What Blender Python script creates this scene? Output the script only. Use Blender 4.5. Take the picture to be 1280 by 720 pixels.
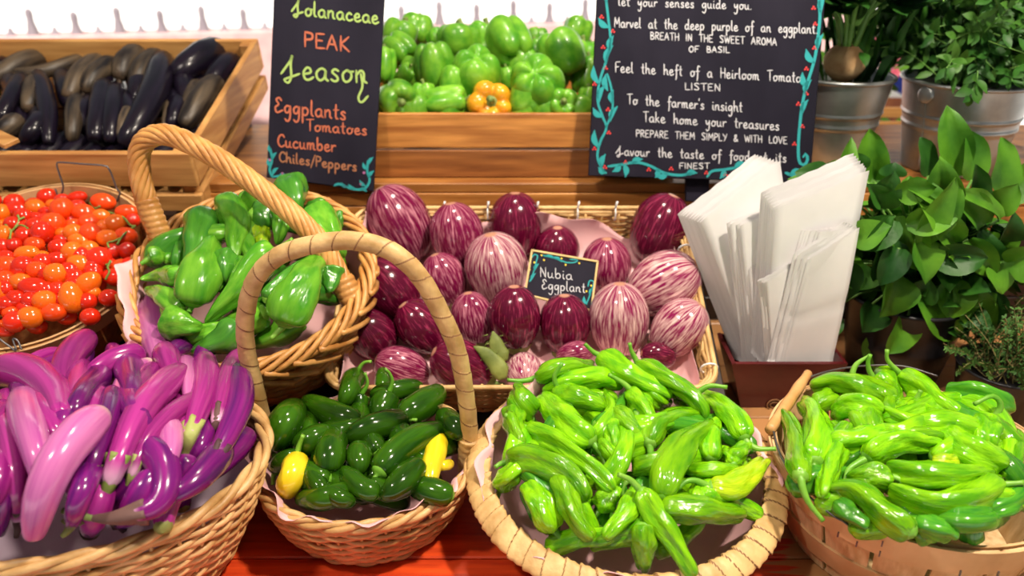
import bpy, math, random
import numpy as np
from mathutils import Vector
for _o in list(bpy.data.objects):
    bpy.data.objects.remove(_o)
SC = bpy.context.scene
COL = SC.collection
RND = random.Random(11)

# ---------------------------------------------------------------- camera
PITCH, CAMH, FPX = math.radians(25), 0.72, 1000.0
CAM = np.array([0.0, 0.0, CAMH])
cd = bpy.data.cameras.new('camera')
cam = bpy.data.objects.new('camera', cd)
COL.objects.link(cam)
cam.location = (0, 0, CAMH)
cam.rotation_euler = (math.radians(90) - PITCH, 0, 0)
cd.sensor_width = 36
cd.lens = 36 * FPX / 1280
cd.clip_start = 0.01
cd.dof.use_dof = True
cd.dof.focus_distance = 0.99
cd.dof.aperture_fstop = 3.6
SC.camera = cam

# ---------------------------------------------------------------- light
SC.view_settings.view_transform = 'Standard'
SC.view_settings.look = 'None'
SC.view_settings.gamma = 1.0
SC.view_settings.use_curve_mapping = False
SC.view_settings.exposure = 0.45
W = bpy.data.worlds.new('daylight')
SC.world = W
W.use_nodes = True
bg = W.node_tree.nodes['Background']
bg.inputs[0].default_value = (0.86, 0.93, 1.0, 1)
bg.inputs[1].default_value = 0.13


def light(name, kind, loc, target, energy, color, size=0.2, sizey=None):
    ld = bpy.data.lights.new(name, kind)
    o = bpy.data.objects.new(name, ld)
    COL.objects.link(o)
    o.location = loc
    o.rotation_euler = (Vector(target) - Vector(loc)).to_track_quat('-Z', 'Y').to_euler()
    ld.energy = energy
    ld.color = color
    if kind == 'AREA':
        ld.shape = 'RECTANGLE'
        ld.size = size
        ld.size_y = sizey or size
    elif kind == 'SUN':
        ld.angle = size
    else:
        ld.shadow_soft_size = size
    return o


light('sun', 'SUN', (0, -5, 8), (0, 1.5, 0), 6.5, (1.0, 0.95, 0.88), 0.01)
light('ceiling_lamp_key', 'AREA', (0.72, 0.50, 1.95), (0.1, 0.95, 0.05), 38, (1.0, 0.88, 0.72), 0.12)
light('ceiling_lamp_fill', 'AREA', (-0.85, 0.15, 1.9), (-0.3, 1.0, 0.05), 14, (1.0, 0.88, 0.76), 0.12)
light('ceiling_lamp_back', 'AREA', (0.0, 1.45, 2.05), (0.0, 1.35, 0.2), 13, (1.0, 0.88, 0.72), 0.15)

# ---------------------------------------------------------------- geometry helpers
FW = np.array([0, math.cos(PITCH), -math.sin(PITCH)])
UP = np.array([0, math.sin(PITCH), math.cos(PITCH)])
RT = np.array([1.0, 0, 0])


def A(*v):
    return np.array(v, float)


def unit(v):
    v = np.asarray(v, float)
    return v / (np.linalg.norm(v) + 1e-12)


def rayd(px, py):
    return FW + (px - 640) / FPX * RT - (py - 360) / FPX * UP


def PD(px, py, d):                      # point at depth d
    return CAM + rayd(px, py) * d


def PP(px, py, o, n):                   # point on a plane
    r = rayd(px, py)
    return CAM + r * (np.dot(np.asarray(o) - CAM, n) / np.dot(r, n))


def PY(px, py, y):
    return PP(px, py, A(0, y, 0), A(0, 1, 0))


def PZ(px, py, z):
    return PP(px, py, A(0, 0, z), A(0, 0, 1))


def depth(p):
    return float(np.dot(np.asarray(p) - CAM, FW))


def px_of(p):
    q = np.asarray(p) - CAM
    d = np.dot(q, FW)
    return 640 + FPX * np.dot(q, RT) / d, 360 - FPX * np.dot(q, UP) / d


def smooth(pts, n):
    """Catmull-Rom through pts, resampled to n points evenly by length."""
    P = np.asarray(pts, float)
    if len(P) == 2:
        t = np.linspace(0, 1, n)[:, None]
        return P[0] * (1 - t) + P[1] * t
    E = np.vstack([2 * P[0] - P[1], P, 2 * P[-1] - P[-2]])
    out = []
    for i in range(1, len(E) - 2):
        t = np.linspace(0, 1, 12, endpoint=False)[:, None]
        a, b, c, d = E[i - 1], E[i], E[i + 1], E[i + 2]
        out.append(0.5 * (2 * b + (c - a) * t + (2 * a - 5 * b + 4 * c - d) * t ** 2 + (3 * b - a - 3 * c + d) * t ** 3))
    Q = np.vstack(out + [P[-1:]])
    L = np.r_[0, np.cumsum(np.linalg.norm(np.diff(Q, axis=0), axis=1))]
    s = np.linspace(0, L[-1], n)
    return np.stack([np.interp(s, L, Q[:, k]) for k in range(Q.shape[1])], 1)


class MB:
    """collects geometry for ONE mesh"""
    def __init__(s):
        s.v, s.f, s.m, s.lat, s.n = [], [], [], [], 0

    def add(s, V, F, mat=0, lat=None):
        V = np.asarray(V, float)
        s.v.append(V)
        s.lat.append(np.zeros((len(V), 3)) if lat is None else np.asarray(lat, float))
        n = s.n
        s.f += [tuple(int(i) + n for i in f) for f in F]
        s.m += [mat] * len(F) if isinstance(mat, int) else list(mat)
        s.n += len(V)

    def box(s, c, ex, ey, ez, mat=0, bev=0.0):
        """box with centre c and half-axis vectors; chamfered when bev > 0"""
        c, ex, ey, ez = (np.asarray(q, float) for q in (c, ex, ey, ez))
        if bev <= 0:
            V = [c + i * ex + j * ey + k * ez for i in (-1, 1) for j in (-1, 1) for k in (-1, 1)]
            s.add(V, [(0, 1, 3, 2), (4, 6, 7, 5), (0, 4, 5, 1), (2, 3, 7, 6), (0, 2, 6, 4), (1, 5, 7, 3)], mat)
            return
        L = [np.linalg.norm(q) for q in (ex, ey, ez)]
        U = [q / l for q, l in zip((ex, ey, ez), L)]
        b = min(bev, 0.45 * min(L))
        V, idx = [], {}
        for sx in (-1, 1):
            for sy in (-1, 1):
                for sz in (-1, 1):
                    for ax in range(3):
                        q = [L[0] - b, L[1] - b, L[2] - b]
                        q[ax] = L[ax]
                        idx[(sx, sy, sz, ax)] = len(V)
                        V.append(c + sx * q[0] * U[0] + sy * q[1] * U[1] + sz * q[2] * U[2])
        F = []
        for sg in (-1, 1):
            F.append([idx[(sg, j, k, 0)] for j, k in ((-1, -1), (1, -1), (1, 1), (-1, 1))][::sg])
            F.append([idx[(j, sg, k, 1)] for j, k in ((-1, -1), (-1, 1), (1, 1), (1, -1))][::sg])
            F.append([idx[(j, k, sg, 2)] for j, k in ((-1, -1), (1, -1), (1, 1), (-1, 1))][::sg])
            for sh in (-1, 1):
                for a, bb in ((0, 1), (0, 2), (1, 2)):
                    def key(t, ax):
                        k = [0, 0, 0]
                        k[a], k[bb] = sg, sh
                        k[3 - a - bb] = t
                        return idx[(k[0], k[1], k[2], ax)]
                    F.append([key(-1, a), key(1, a), key(1, bb), key(-1, bb)])
                for st in (-1, 1):
                    F.append([idx[(sg, sh, st, 0)], idx[(sg, sh, st, 1)], idx[(sg, sh, st, 2)]])
        s.add(V, F, mat)

    def grid(s, G, closed_u=False, closed_v=False, mat=0, lat=None):
        """G: (nu, nv, 3)"""
        nu, nv = G.shape[:2]
        I = np.arange(nu * nv).reshape(nu, nv)
        F = []
        for i in range(nu if closed_u else nu - 1):
            a, b = I[i], I[(i + 1) % nu]
            for j in range(nv if closed_v else nv - 1):
                k = (j + 1) % nv
                F.append((a[j], a[k], b[k], b[j]))
        s.add(G.reshape(-1, 3), F, mat, None if lat is None else lat.reshape(-1, 3))

    def tube(s, P, r, n=8, mod=None, caps=True, mat=0, flat=None, ref=None):
        """swept tube; mod(tau, theta)->multiplier; flat=(normal, factor) squashes along normal"""
        P = np.asarray(P, float)
        N = len(P)
        r = np.full(N, r, float) if np.isscalar(r) else np.asarray(r, float)
        T = np.gradient(P, axis=0)
        T /= np.linalg.norm(T, axis=1)[:, None] + 1e-12
        u = np.asarray(ref, float) if ref is not None else (A(0, 0, 1) if abs(T[0][2]) < 0.9 else A(1, 0, 0))
        u = unit(u - np.dot(u, T[0]) * T[0])
        th = np.linspace(0, 2 * math.pi, n, endpoint=False)
        L = np.r_[0, np.cumsum(np.linalg.norm(np.diff(P, axis=0), axis=1))]
        tau = L / (L[-1] + 1e-12)
        G = np.zeros((N, n, 3))
        lat = np.zeros((N, n, 3))
        for i in range(N):
            u = unit(u - np.dot(u, T[i]) * T[i])
            w = np.cross(T[i], u)
            rr = np.full(n, r[i])
            if mod is not None:
                rr = rr * mod(tau[i], th)
            O = (np.cos(th) * rr)[:, None] * u + (np.sin(th) * rr)[:, None] * w
            if flat is not None:
                fn, k = flat
                O = O - np.outer(O @ fn, fn) * (1 - k)
            G[i] = P[i] + O
            lat[i, :, 0] = np.cos(th)
            lat[i, :, 1] = np.sin(th)
            lat[i, :, 2] = tau[i]
        s.grid(G, False, True, mat, lat)
        if caps:
            b = s.n - N * n
            s.f.append(tuple(range(b + n - 1, b - 1, -1)))
            s.f.append(tuple(range(b + (N - 1) * n, b + N * n)))
            s.m += [mat, mat]

    def loop(s, P, r, n=6, mod=None, mat=0, up=(0, 0, 1)):
        """closed tube around the loop P"""
        P = np.asarray(P, float)
        T = np.roll(P, -1, 0) - np.roll(P, 1, 0)
        T /= np.linalg.norm(T, axis=1)[:, None]
        U = np.cross(T, np.asarray(up, float))
        U /= np.linalg.norm(U, axis=1)[:, None]
        B = np.cross(U, T)
        r = np.full(len(P), r, float) if np.isscalar(r) else np.asarray(r, float)
        th = np.linspace(0, 2 * math.pi, n, endpoint=False)
        G = P[:, None, :] + r[:, None, None] * (np.cos(th)[None, :, None] * U[:, None, :] + np.sin(th)[None, :, None] * B[:, None, :])
        s.grid(G, True, True, mat)

    def lathe(s, prof, n, M, closed=False, mat=0, ell=1.0):
        th = np.linspace(0, 2 * math.pi, n, endpoint=False)
        G = np.zeros((n, len(prof), 3))
        for j, (r, z) in enumerate(prof):
            G[:, j] = [M(r * math.cos(t), r * math.sin(t) * ell, z) for t in th]
        s.grid(G, True, closed, mat)

    def build(s, name, mats, parent=None, smooth_=True, origin=None, angle=None):
        V = np.vstack(s.v)
        if parent is not None:
            org = WLOC[parent.name]
        else:
            org = V.mean(0) if origin is None else np.asarray(origin, float)
        me = bpy.data.meshes.new(name)
        me.from_pydata((V - org).tolist(), [], s.f)
        if not isinstance(mats, (list, tuple)):
            mats = [mats]
        for m in mats:
            me.materials.append(m)
        if len(mats) > 1:
            me.polygons.foreach_set('material_index', s.m)
        me.polygons.foreach_set('use_smooth', [smooth_] * len(me.polygons))
        lat = np.vstack(s.lat)
        if np.any(lat):
            at = me.attributes.new('lat', 'FLOAT_VECTOR', 'POINT')
            at.data.foreach_set('vector', lat.ravel())
        me.update()
        o = bpy.data.objects.new(name, me)
        COL.objects.link(o)
        if parent is not None:
            o.parent = parent
            WLOC[o.name] = org
        else:
            o.location = org
            WLOC[o.name] = org
        if angle is not None:
            md = o.modifiers.new('edge', 'EDGE_SPLIT')
            md.split_angle = math.radians(angle)
        return o


WLOC = {}


def tag(o, label, cat, group=None, kind=None):
    o['label'] = label
    o['category'] = cat
    if group:
        o['group'] = group
    if kind:
        o['kind'] = kind
    return o


def thing(name, label, cat, loc, group=None):
    o = bpy.data.objects.new(name, None)
    COL.objects.link(o)
    o.location = tuple(loc)
    o.empty_display_size = 0.02
    WLOC[o.name] = np.asarray(loc, float)
    return tag(o, label, cat, group)


def struct(o):
    o['kind'] = 'structure'
    return o


def frame(org, tilt):
    """local->world for something tilted towards the viewer (back raised) by tilt degrees"""
    t = math.radians(tilt)
    e2, nn = A(0, math.cos(t), math.sin(t)), A(0, -math.sin(t), math.cos(t))
    org = np.asarray(org, float)

    def M(x, y, z):
        return org + A(x, 0, 0) + e2 * y + nn * z
    M.o, M.e2, M.n = org, e2, nn
    return M


# ---------------------------------------------------------------- materials
def mat(name, c1, c2=None, scale=8.0, rough=0.5, bump=0.0, bscale=60.0, metal=0.0, stretch=None, coord='Object',
        contrast=(0.35, 0.65), rand=0.0, spec=0.5, coat=0.0, detail=4.0, sss=0.0, trans=0.0):
    m = bpy.data.materials.new(name)
    m.use_nodes = True
    nt = m.node_tree
    N, L = nt.nodes, nt.links
    b = N['Principled BSDF']
    b.inputs['Roughness'].default_value = rough
    b.inputs['Metallic'].default_value = metal
    b.inputs['Specular IOR Level'].default_value = spec
    if coat:
        b.inputs['Coat Weight'].default_value = coat
        b.inputs['Coat Roughness'].default_value = 0.08
    if sss:
        b.inputs['Subsurface Weight'].default_value = sss
        b.inputs['Subsurface Radius'].default_value = (0.01, 0.006, 0.004)
    if trans:
        b.inputs['Transmission Weight'].default_value = trans
    c2 = c2 or c1
    if coord == 'lat':
        tc = N.new('ShaderNodeAttribute')
        tc.attribute_name = 'lat'
        vec = tc.outputs['Vector']
    else:
        tc = N.new('ShaderNodeTexCoord')
        vec = tc.outputs[coord]
    mp = N.new('ShaderNodeMapping')
    mp.inputs['Scale'].default_value = stretch or (1, 1, 1)
    L.new(vec, mp.inputs['Vector'])
    oi = N.new('ShaderNodeObjectInfo')
    mul = N.new('ShaderNodeMath')
    mul.operation = 'MULTIPLY'
    mul.inputs[1].default_value = 37.0
    L.new(oi.outputs['Random'], mul.inputs[0])
    nz = N.new('ShaderNodeTexNoise')
    nz.noise_dimensions = '4D'
    nz.inputs['Scale'].default_value = scale
    nz.inputs['Detail'].default_value = detail
    L.new(mp.outputs[0], nz.inputs['Vector'])
    L.new(mul.outputs[0], nz.inputs['W'])
    rp = N.new('ShaderNodeValToRGB')
    rp.color_ramp.elements[0].position = contrast[0]
    rp.color_ramp.elements[1].position = contrast[1]
    rp.color_ramp.elements[0].color = (*c1, 1)
    rp.color_ramp.elements[1].color = (*c2, 1)
    L.new(nz.outputs['Fac'], rp.inputs['Fac'])
    out = rp.outputs['Color']
    if rand:
        hs = N.new('ShaderNodeHueSaturation')
        mr = N.new('ShaderNodeMapRange')
        mr.inputs['To Min'].default_value = 1 - rand
        mr.inputs['To Max'].default_value = 1 + rand
        L.new(oi.outputs['Random'], mr.inputs['Value'])
        L.new(mr.outputs[0], hs.inputs['Value'])
        L.new(out, hs.inputs['Color'])
        out = hs.outputs['Color']
    L.new(out, b.inputs['Base Color'])
    if bump:
        n2 = N.new('ShaderNodeTexNoise')
        n2.inputs['Scale'].default_value = bscale
        n2.inputs['Detail'].default_value = 3
        mp2 = N.new('ShaderNodeMapping')
        mp2.inputs['Scale'].default_value = stretch or (1, 1, 1)
        L.new(vec, mp2.inputs['Vector'])
        L.new(mp2.outputs[0], n2.inputs['Vector'])
        bp = N.new('ShaderNodeBump')
        bp.inputs['Strength'].default_value = bump
        bp.inputs['Distance'].default_value = 0.004
        L.new(n2.outputs['Fac'], bp.inputs['Height'])
        L.new(bp.outputs[0], b.inputs['Normal'])
    m['out'] = 1
    return m, nt, b, out


def M1(*a, **k):
    return mat(*a, **k)[0]


def endcolor(mt, pos, cols):
    """mix colours along tau (lat.z) into an existing material: cols = [(tau, rgb, amount)]"""
    m, nt, b, out = mt
    N, L = nt.nodes, nt.links
    at = N.new('ShaderNodeAttribute')
    at.attribute_name = 'lat'
    sp = N.new('ShaderNodeSeparateXYZ')
    L.new(at.outputs['Vector'], sp.inputs[0])
    for (t0, t1, rgb) in cols:
        mr = N.new('ShaderNodeMapRange')
        mr.inputs['From Min'].default_value = t0
        mr.inputs['From Max'].default_value = t1
        mr.interpolation_type = 'SMOOTHSTEP'
        L.new(sp.outputs['Z'], mr.inputs['Value'])
        mx = N.new('ShaderNodeMix')
        mx.data_type = 'RGBA'
        L.new(mr.outputs[0], mx.inputs['Factor'])
        L.new(out, mx.inputs['A'])
        mx.inputs['B'].default_value = (*rgb, 1)
        out = mx.outputs['Result']
    L.new(out, b.inputs['Base Color'])
    return m


WOODX = M1('pine_wood', (0.42, 0.18, 0.045), (0.66, 0.35, 0.11), 5, 0.55, 0.15, 40, stretch=(1.2, 14, 14), rand=0.12)
WOODY = M1('pine_wood_side', (0.42, 0.18, 0.045), (0.66, 0.35, 0.11), 5, 0.55, 0.15, 40, stretch=(14, 1.2, 14), rand=0.12)
WOODWARM = M1('warm_wood', (0.30, 0.10, 0.018), (0.60, 0.26, 0.06), 5, 0.45, 0.15, 40, stretch=(1.2, 14, 14), rand=0.25)
WOODBR = M1('brown_wood', (0.20, 0.065, 0.014), (0.40, 0.15, 0.036), 5, 0.45, 0.15, 40, stretch=(1.2, 14, 14))
DARKWOOD = M1('dark_stained_wood', (0.010, 0.005, 0.004), (0.026, 0.010, 0.006), 5, 0.5, 0.1, 40, stretch=(1, 12, 12))
WICKER = M1('pale_cane', (0.46, 0.24, 0.075), (0.78, 0.50, 0.22), 26, 0.42, 0.2, 200, rand=0.05)
WICKERW = M1('honey_cane', (0.42, 0.17, 0.035), (0.70, 0.36, 0.11), 26, 0.4, 0.2, 200, rand=0.05)
WICKERP = M1('straw_cane', (0.42, 0.24, 0.08), (0.72, 0.47, 0.20), 30, 0.5, 0.2, 200, rand=0.05)
BROWN = M1('groove_shade_and_mark_brown', (0.22, 0.10, 0.035), None, 8, 0.7)  # shade between wrapped splints put into the colour; also the carved mark
STAVE = M1('bushel_wood', (0.58, 0.36, 0.16), (0.80, 0.58, 0.32), 6, 0.55, 0.15, 40, stretch=(16, 16, 1.2))
STAVED = M1('brown_bushel_wood', (0.25, 0.09, 0.02), (0.45, 0.19, 0.05), 6, 0.55, 0.15, 40, stretch=(16, 16, 1.2))
HOOP = M1('hoop_wood', (0.52, 0.29, 0.12), (0.74, 0.49, 0.25), 10, 0.5, 0.15, 60)
WIRE = M1('grey_wire', (0.12, 0.12, 0.13), (0.2, 0.2, 0.21), 40, 0.38, metal=0.8)
PAPER = M1('pink_paper', (0.72, 0.38, 0.40), (0.84, 0.52, 0.53), 6, 0.7, 0.1, 30)
PAPERL = M1('lavender_paper', (0.66, 0.50, 0.62), (0.78, 0.62, 0.72), 6, 0.7, 0.1, 30)
BAGW = M1('white_paper', (0.76, 0.74, 0.75), (0.86, 0.84, 0.85), 9, 0.75, 0.12, 25)
BOARD = M1('chalkboard', (0.007, 0.006, 0.015), (0.017, 0.015, 0.029), 9, 0.7, stretch=(1, 1, 0.4), spec=0.2)
CHW = M1('white_chalk', (0.66, 0.66, 0.70), None, 8, 0.8)
CHG = M1('lime_chalk', (0.40, 0.57, 0.15), None, 8, 0.8)
CHO = M1('orange_chalk', (0.56, 0.15, 0.075), None, 8, 0.8)
CHB = M1('tan_chalk', (0.40, 0.16, 0.075), None, 8, 0.8)
CHT = M1('teal_chalk', (0.02, 0.34, 0.36), None, 8, 0.8)
CHR = M1('red_chalk', (0.72, 0.05, 0.05), None, 8, 0.8)
CHP = M1('pink_chalk', (0.45, 0.15, 0.35), None, 8, 0.8)
CHY = M1('yellow_chalk', (0.80, 0.60, 0.05), None, 8, 0.8)
ZINC = M1('galvanised_zinc', (0.30, 0.32, 0.32), (0.52, 0.54, 0.54), 16, 0.38, metal=0.85, bump=0.05, bscale=25)
SOIL = M1('dark_soil', (0.012, 0.007, 0.004), (0.05, 0.03, 0.015), 60, 0.95, 0.6, 120)

# ---------------------------------------------------------------- produce materials
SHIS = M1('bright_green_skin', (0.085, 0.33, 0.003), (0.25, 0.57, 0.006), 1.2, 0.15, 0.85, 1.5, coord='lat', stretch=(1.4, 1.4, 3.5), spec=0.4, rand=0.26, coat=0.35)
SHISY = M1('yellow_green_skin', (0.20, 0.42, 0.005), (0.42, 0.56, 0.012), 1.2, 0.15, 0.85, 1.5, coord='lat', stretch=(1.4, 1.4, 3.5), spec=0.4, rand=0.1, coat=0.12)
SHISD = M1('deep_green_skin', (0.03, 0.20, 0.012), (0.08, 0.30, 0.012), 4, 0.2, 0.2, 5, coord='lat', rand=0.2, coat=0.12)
STEMG = M1('pepper_stem_green', (0.12, 0.36, 0.02), (0.22, 0.46, 0.05), 30, 0.4)
JAL = M1('jalapeno_skin', (0.008, 0.040, 0.002), (0.032, 0.11, 0.003), 1.6, 0.15, spec=0.35, coord='lat', rand=0.2, coat=0.12)
YEL = M1('yellow_skin', (0.80, 0.58, 0.01), (0.85, 0.68, 0.03), 2, 0.2, coord='lat', coat=0.12)
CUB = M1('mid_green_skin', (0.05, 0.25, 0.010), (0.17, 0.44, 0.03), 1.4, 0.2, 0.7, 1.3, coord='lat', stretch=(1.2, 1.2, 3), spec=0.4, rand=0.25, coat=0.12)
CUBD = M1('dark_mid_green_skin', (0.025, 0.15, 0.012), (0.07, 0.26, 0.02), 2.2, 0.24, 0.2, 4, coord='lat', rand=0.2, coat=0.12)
BELL = M1('bell_pepper_skin', (0.06, 0.26, 0.012), (0.19, 0.44, 0.03), 1.8, 0.32, spec=0.35, coord='lat', rand=0.2, coat=0.2)
BELLO = M1('orange_bell_skin', (0.75, 0.26, 0.01), (0.80, 0.48, 0.02), 2, 0.26, coord='lat', coat=0.2)
STEMD = M1('dull_stem_green', (0.10, 0.18, 0.03), (0.22, 0.28, 0.07), 40, 0.6)
PURP = {'M': ((0.22, 0.009, 0.15), (0.40, 0.032, 0.25)), 'L': ((0.40, 0.07, 0.30), (0.58, 0.18, 0.41)), 'D': ((0.08, 0.004, 0.11), (0.22, 0.010, 0.17))}
PTIP = {'M': (0.62, 0.30, 0.45), 'L': (0.80, 0.58, 0.46), 'D': (0.30, 0.05, 0.25)}
PLAB = {'M': 'purple_skin', 'L': 'pale_purple_skin', 'D': 'deep_purple_skin'}


def purple(k, pale):
    mt = mat(PLAB[k] + ('_pale_neck' if pale else ''), *PURP[k], 2.2, 0.2, coord='lat', stretch=(1, 1, 0.5), rand=0.18, coat=0.12)
    cols = [(0.94 if k != 'L' else 0.86, 1.0, PTIP[k])]
    if pale:
        cols = [(0.09, 0.01, (0.62, 0.34, 0.50))] + cols
    return endcolor(mt, 0, cols)


LE_M, LE_L, LE_D = purple('M', False), purple('L', False), purple('D', False)
LE_PALE = {LE_M: purple('M', True), LE_L: purple('L', True), LE_D: purple('D', True)}
LCAL = M1('eggplant_calyx', (0.06, 0.035, 0.02), (0.25, 0.26, 0.06), 9, 0.6, 0.3, 60)
LCALB = M1('brown_calyx', (0.06, 0.022, 0.03), (0.14, 0.07, 0.06), 9, 0.65, 0.3, 60)
LCALG = M1('green_calyx', (0.16, 0.22, 0.03), (0.38, 0.42, 0.12), 9, 0.55, 0.3, 60)


def stripey(name, dark, light_, lo, hi, rough=0.16):
    mt = mat(name, dark, light_, 5.0, rough, coord='lat', stretch=(3.0, 3.0, 1.1), contrast=(lo, hi), rand=0.08, coat=0.15, detail=9)
    return endcolor(mt, 0, [(0.986, 0.996, (0.50, 0.24, 0.16))])


NU_D = stripey('dark_striped_skin', (0.085, 0.002, 0.020), (0.46, 0.045, 0.13), 0.52, 0.80)
NU_M = stripey('striped_skin', (0.16, 0.004, 0.045), (0.76, 0.32, 0.40), 0.47, 0.76)
NU_L = stripey('pale_striped_skin', (0.24, 0.008, 0.075), (0.85, 0.60, 0.56), 0.41, 0.68)
NCAL = M1('green_spiny_calyx', (0.09, 0.13, 0.015), (0.24, 0.28, 0.06), 30, 0.6, 0.3, 60)
DK = M1('black_eggplant_skin', (0.004, 0.003, 0.007), (0.010, 0.006, 0.016), 3, 0.28, spec=0.35, coord='lat', coat=0.12)
DKM = M1('tan_mottled_eggplant_skin', (0.007, 0.005, 0.006), (0.11, 0.078, 0.048), 1.6, 0.45, coord='lat', stretch=(1, 1, 1.2), rand=0.25)  # near-black skin mottled with tan brown by noise
DCAL = M1('brown_eggplant_calyx', (0.035, 0.02, 0.012), (0.10, 0.06, 0.03), 20, 0.7)
TOMR = M1('red_tomato_skin', (0.62, 0.012, 0.004), (0.76, 0.035, 0.006), 30, 0.14, rand=0.15, coat=0.5)
TOMO = M1('orange_tomato_skin', (0.80, 0.10, 0.006), (0.88, 0.20, 0.010), 30, 0.14, rand=0.1, coat=0.5)
TOMM = M1('orange_red_tomato_skin', (0.76, 0.03, 0.004), (0.86, 0.10, 0.008), 30, 0.14, rand=0.1, coat=0.5)


# ---------------------------------------------------------------- pile engine
class Pile:
    """things heaped in one container: every item slides towards the viewer until it rests on what lies under it"""
    def __init__(s, M, Rx, Ry, w0, h, cap=0.035, rimz=0.008):
        s.cap = cap
        s.rimz = rimz
        s.M, s.Rx, s.Ry, s.w0, s.h = M, Rx, Ry, w0, h
        s.c = np.zeros((0, 3))
        s.r = np.zeros(0)

    def obstacle(s, pts, r):
        pts = np.asarray(pts, float)
        s.c = np.vstack([s.c, pts])
        s.r = np.r_[s.r, np.full(len(pts), r) if np.isscalar(r) else r]

    def base(s, px, py, lift):
        u = unit(rayd(px, py))
        n, o = s.M.n, s.M.o
        w = s.w0
        for _ in range(14):
            t = np.dot(o + n * w - CAM, n) / np.dot(u, n)
            q = CAM + u * t - o
            rho = (q[0] / s.Rx) ** 2 + (np.dot(q, s.M.e2) / s.Ry) ** 2
            e = min(1.0, max(0.0, (math.sqrt(rho) - 0.80) / 0.17))
            m_ = s.w0 + s.h * max(-0.3, 1 - rho)
            w = 0.5 * w + 0.5 * (m_ + max(0.0, s.rimz - m_) * e * e * (3 - 2 * e) + lift)
        return t

    def settle(s, pts, wid, push=0.0, k=0.93, ns=9, prof=None):
        Q = smooth(pts, ns)
        rp = np.full(ns, wid / 2.0) if prof is None else wid / 2.0 * prof
        U = np.array([unit(rayd(*q)) for q in Q])
        f = np.array([np.dot(u, FW) for u in U])
        t = np.array([s.base(q[0], q[1], 0.012) for q in Q])
        rad = rp * t * f / FPX
        t = np.array([s.base(q[0], q[1], 0.85 * r) for q, r in zip(Q, rad)]) + push
        tmin = t - s.cap
        if len(s.c):
            for i in range(ns):
                d = s.c - CAM
                tc = d @ U[i]
                perp2 = np.einsum('ij,ij->i', d, d) - tc ** 2
                R2 = (k * (s.r + rad[i])) ** 2
                m = R2 > perp2
                if m.any():
                    t[i] = min(t[i], (tc[m] - np.sqrt(R2[m] - perp2[m])).min())
        t = np.maximum(t, tmin)
        x = np.linspace(-1, 1, ns)
        if ns > 3:
            c = np.polyfit(x, t, 2)
            fit = np.polyval(c, x)
            fit -= max(0, (fit - t).max()) * 0.8
            t = fit
        rad = rp * t * f / FPX
        P = CAM + U * t[:, None]
        s.c = np.vstack([s.c, P])
        s.r = np.r_[s.r, rad]
        return P, rad


def rings(P, n):
    """resample with rings crowded at both ends"""
    Q = smooth(P, 60)
    tau = 0.5 * (1 - np.cos(np.linspace(0, math.pi, n)))
    x = np.linspace(0, 1, 60)
    return np.stack([np.interp(tau, x, Q[:, k]) for k in range(3)], 1), tau


def prof_of(keys):
    ks = np.array(keys)
    return lambda t: np.interp(t, ks[:, 0], ks[:, 1])


PR_SHI = prof_of([(0, 0.30), (0.015, 0.62), (0.05, 0.84), (0.12, 0.97), (0.25, 1.0), (0.45, 0.92), (0.7, 0.76), (0.88, 0.66), (0.95, 0.56), (0.985, 0.36), (1, 0.05)])
PR_CUB = prof_of([(0, 0.25), (0.015, 0.66), (0.05, 0.9), (0.14, 1.0), (0.3, 0.98), (0.55, 0.74), (0.8, 0.45), (0.94, 0.28), (0.985, 0.16), (1, 0.03)])
PR_JAL = prof_of([(0, 0.25), (0.015, 0.6), (0.05, 0.82), (0.14, 0.97), (0.35, 1.0), (0.6, 0.93), (0.8, 0.74), (0.93, 0.45), (0.98, 0.25), (1, 0.02)])
PR_LE = prof_of([(0, 0.35), (0.02, 0.5), (0.1, 0.62), (0.3, 0.82), (0.55, 0.97), (0.75, 1.0), (0.9, 0.86), (0.96, 0.62), (0.99, 0.34), (1, 0.03)])
PR_DK = prof_of([(0, 0.4), (0.03, 0.62), (0.15, 0.78), (0.45, 0.95), (0.75, 1.0), (0.9, 0.85), (0.96, 0.62), (0.99, 0.34), (1, 0.03)])


def lobed(rnd, lobes=3, amp=0.10, wob=0.06, cleft=0.0, twist=1.0):
    ph, p2, p3 = rnd.uniform(0, 6.28), rnd.uniform(0, 6.28), rnd.uniform(0, 6.28)
    tw = rnd.uniform(-1, 1) * twist

    def mod(t, th):
        a = amp * (0.6 + 0.8 * t) + cleft * max(0, t - 0.85) * 4
        return (1 + 0.22 * amp * np.cos(5 * (th + p3 + 0.4 * tw * t) + 2 * np.sin(5 * t + p2)) + a * (np.abs(np.cos(lobes / 2 * (th + ph + tw * t))) - 0.62)
                + wob * np.sin(9 * t + p2 + 1.0 * np.cos(th)) * np.cos(2 * th + p3) + wob * 0.6 * np.sin(17 * t + p3 + th))
    return mod


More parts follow.
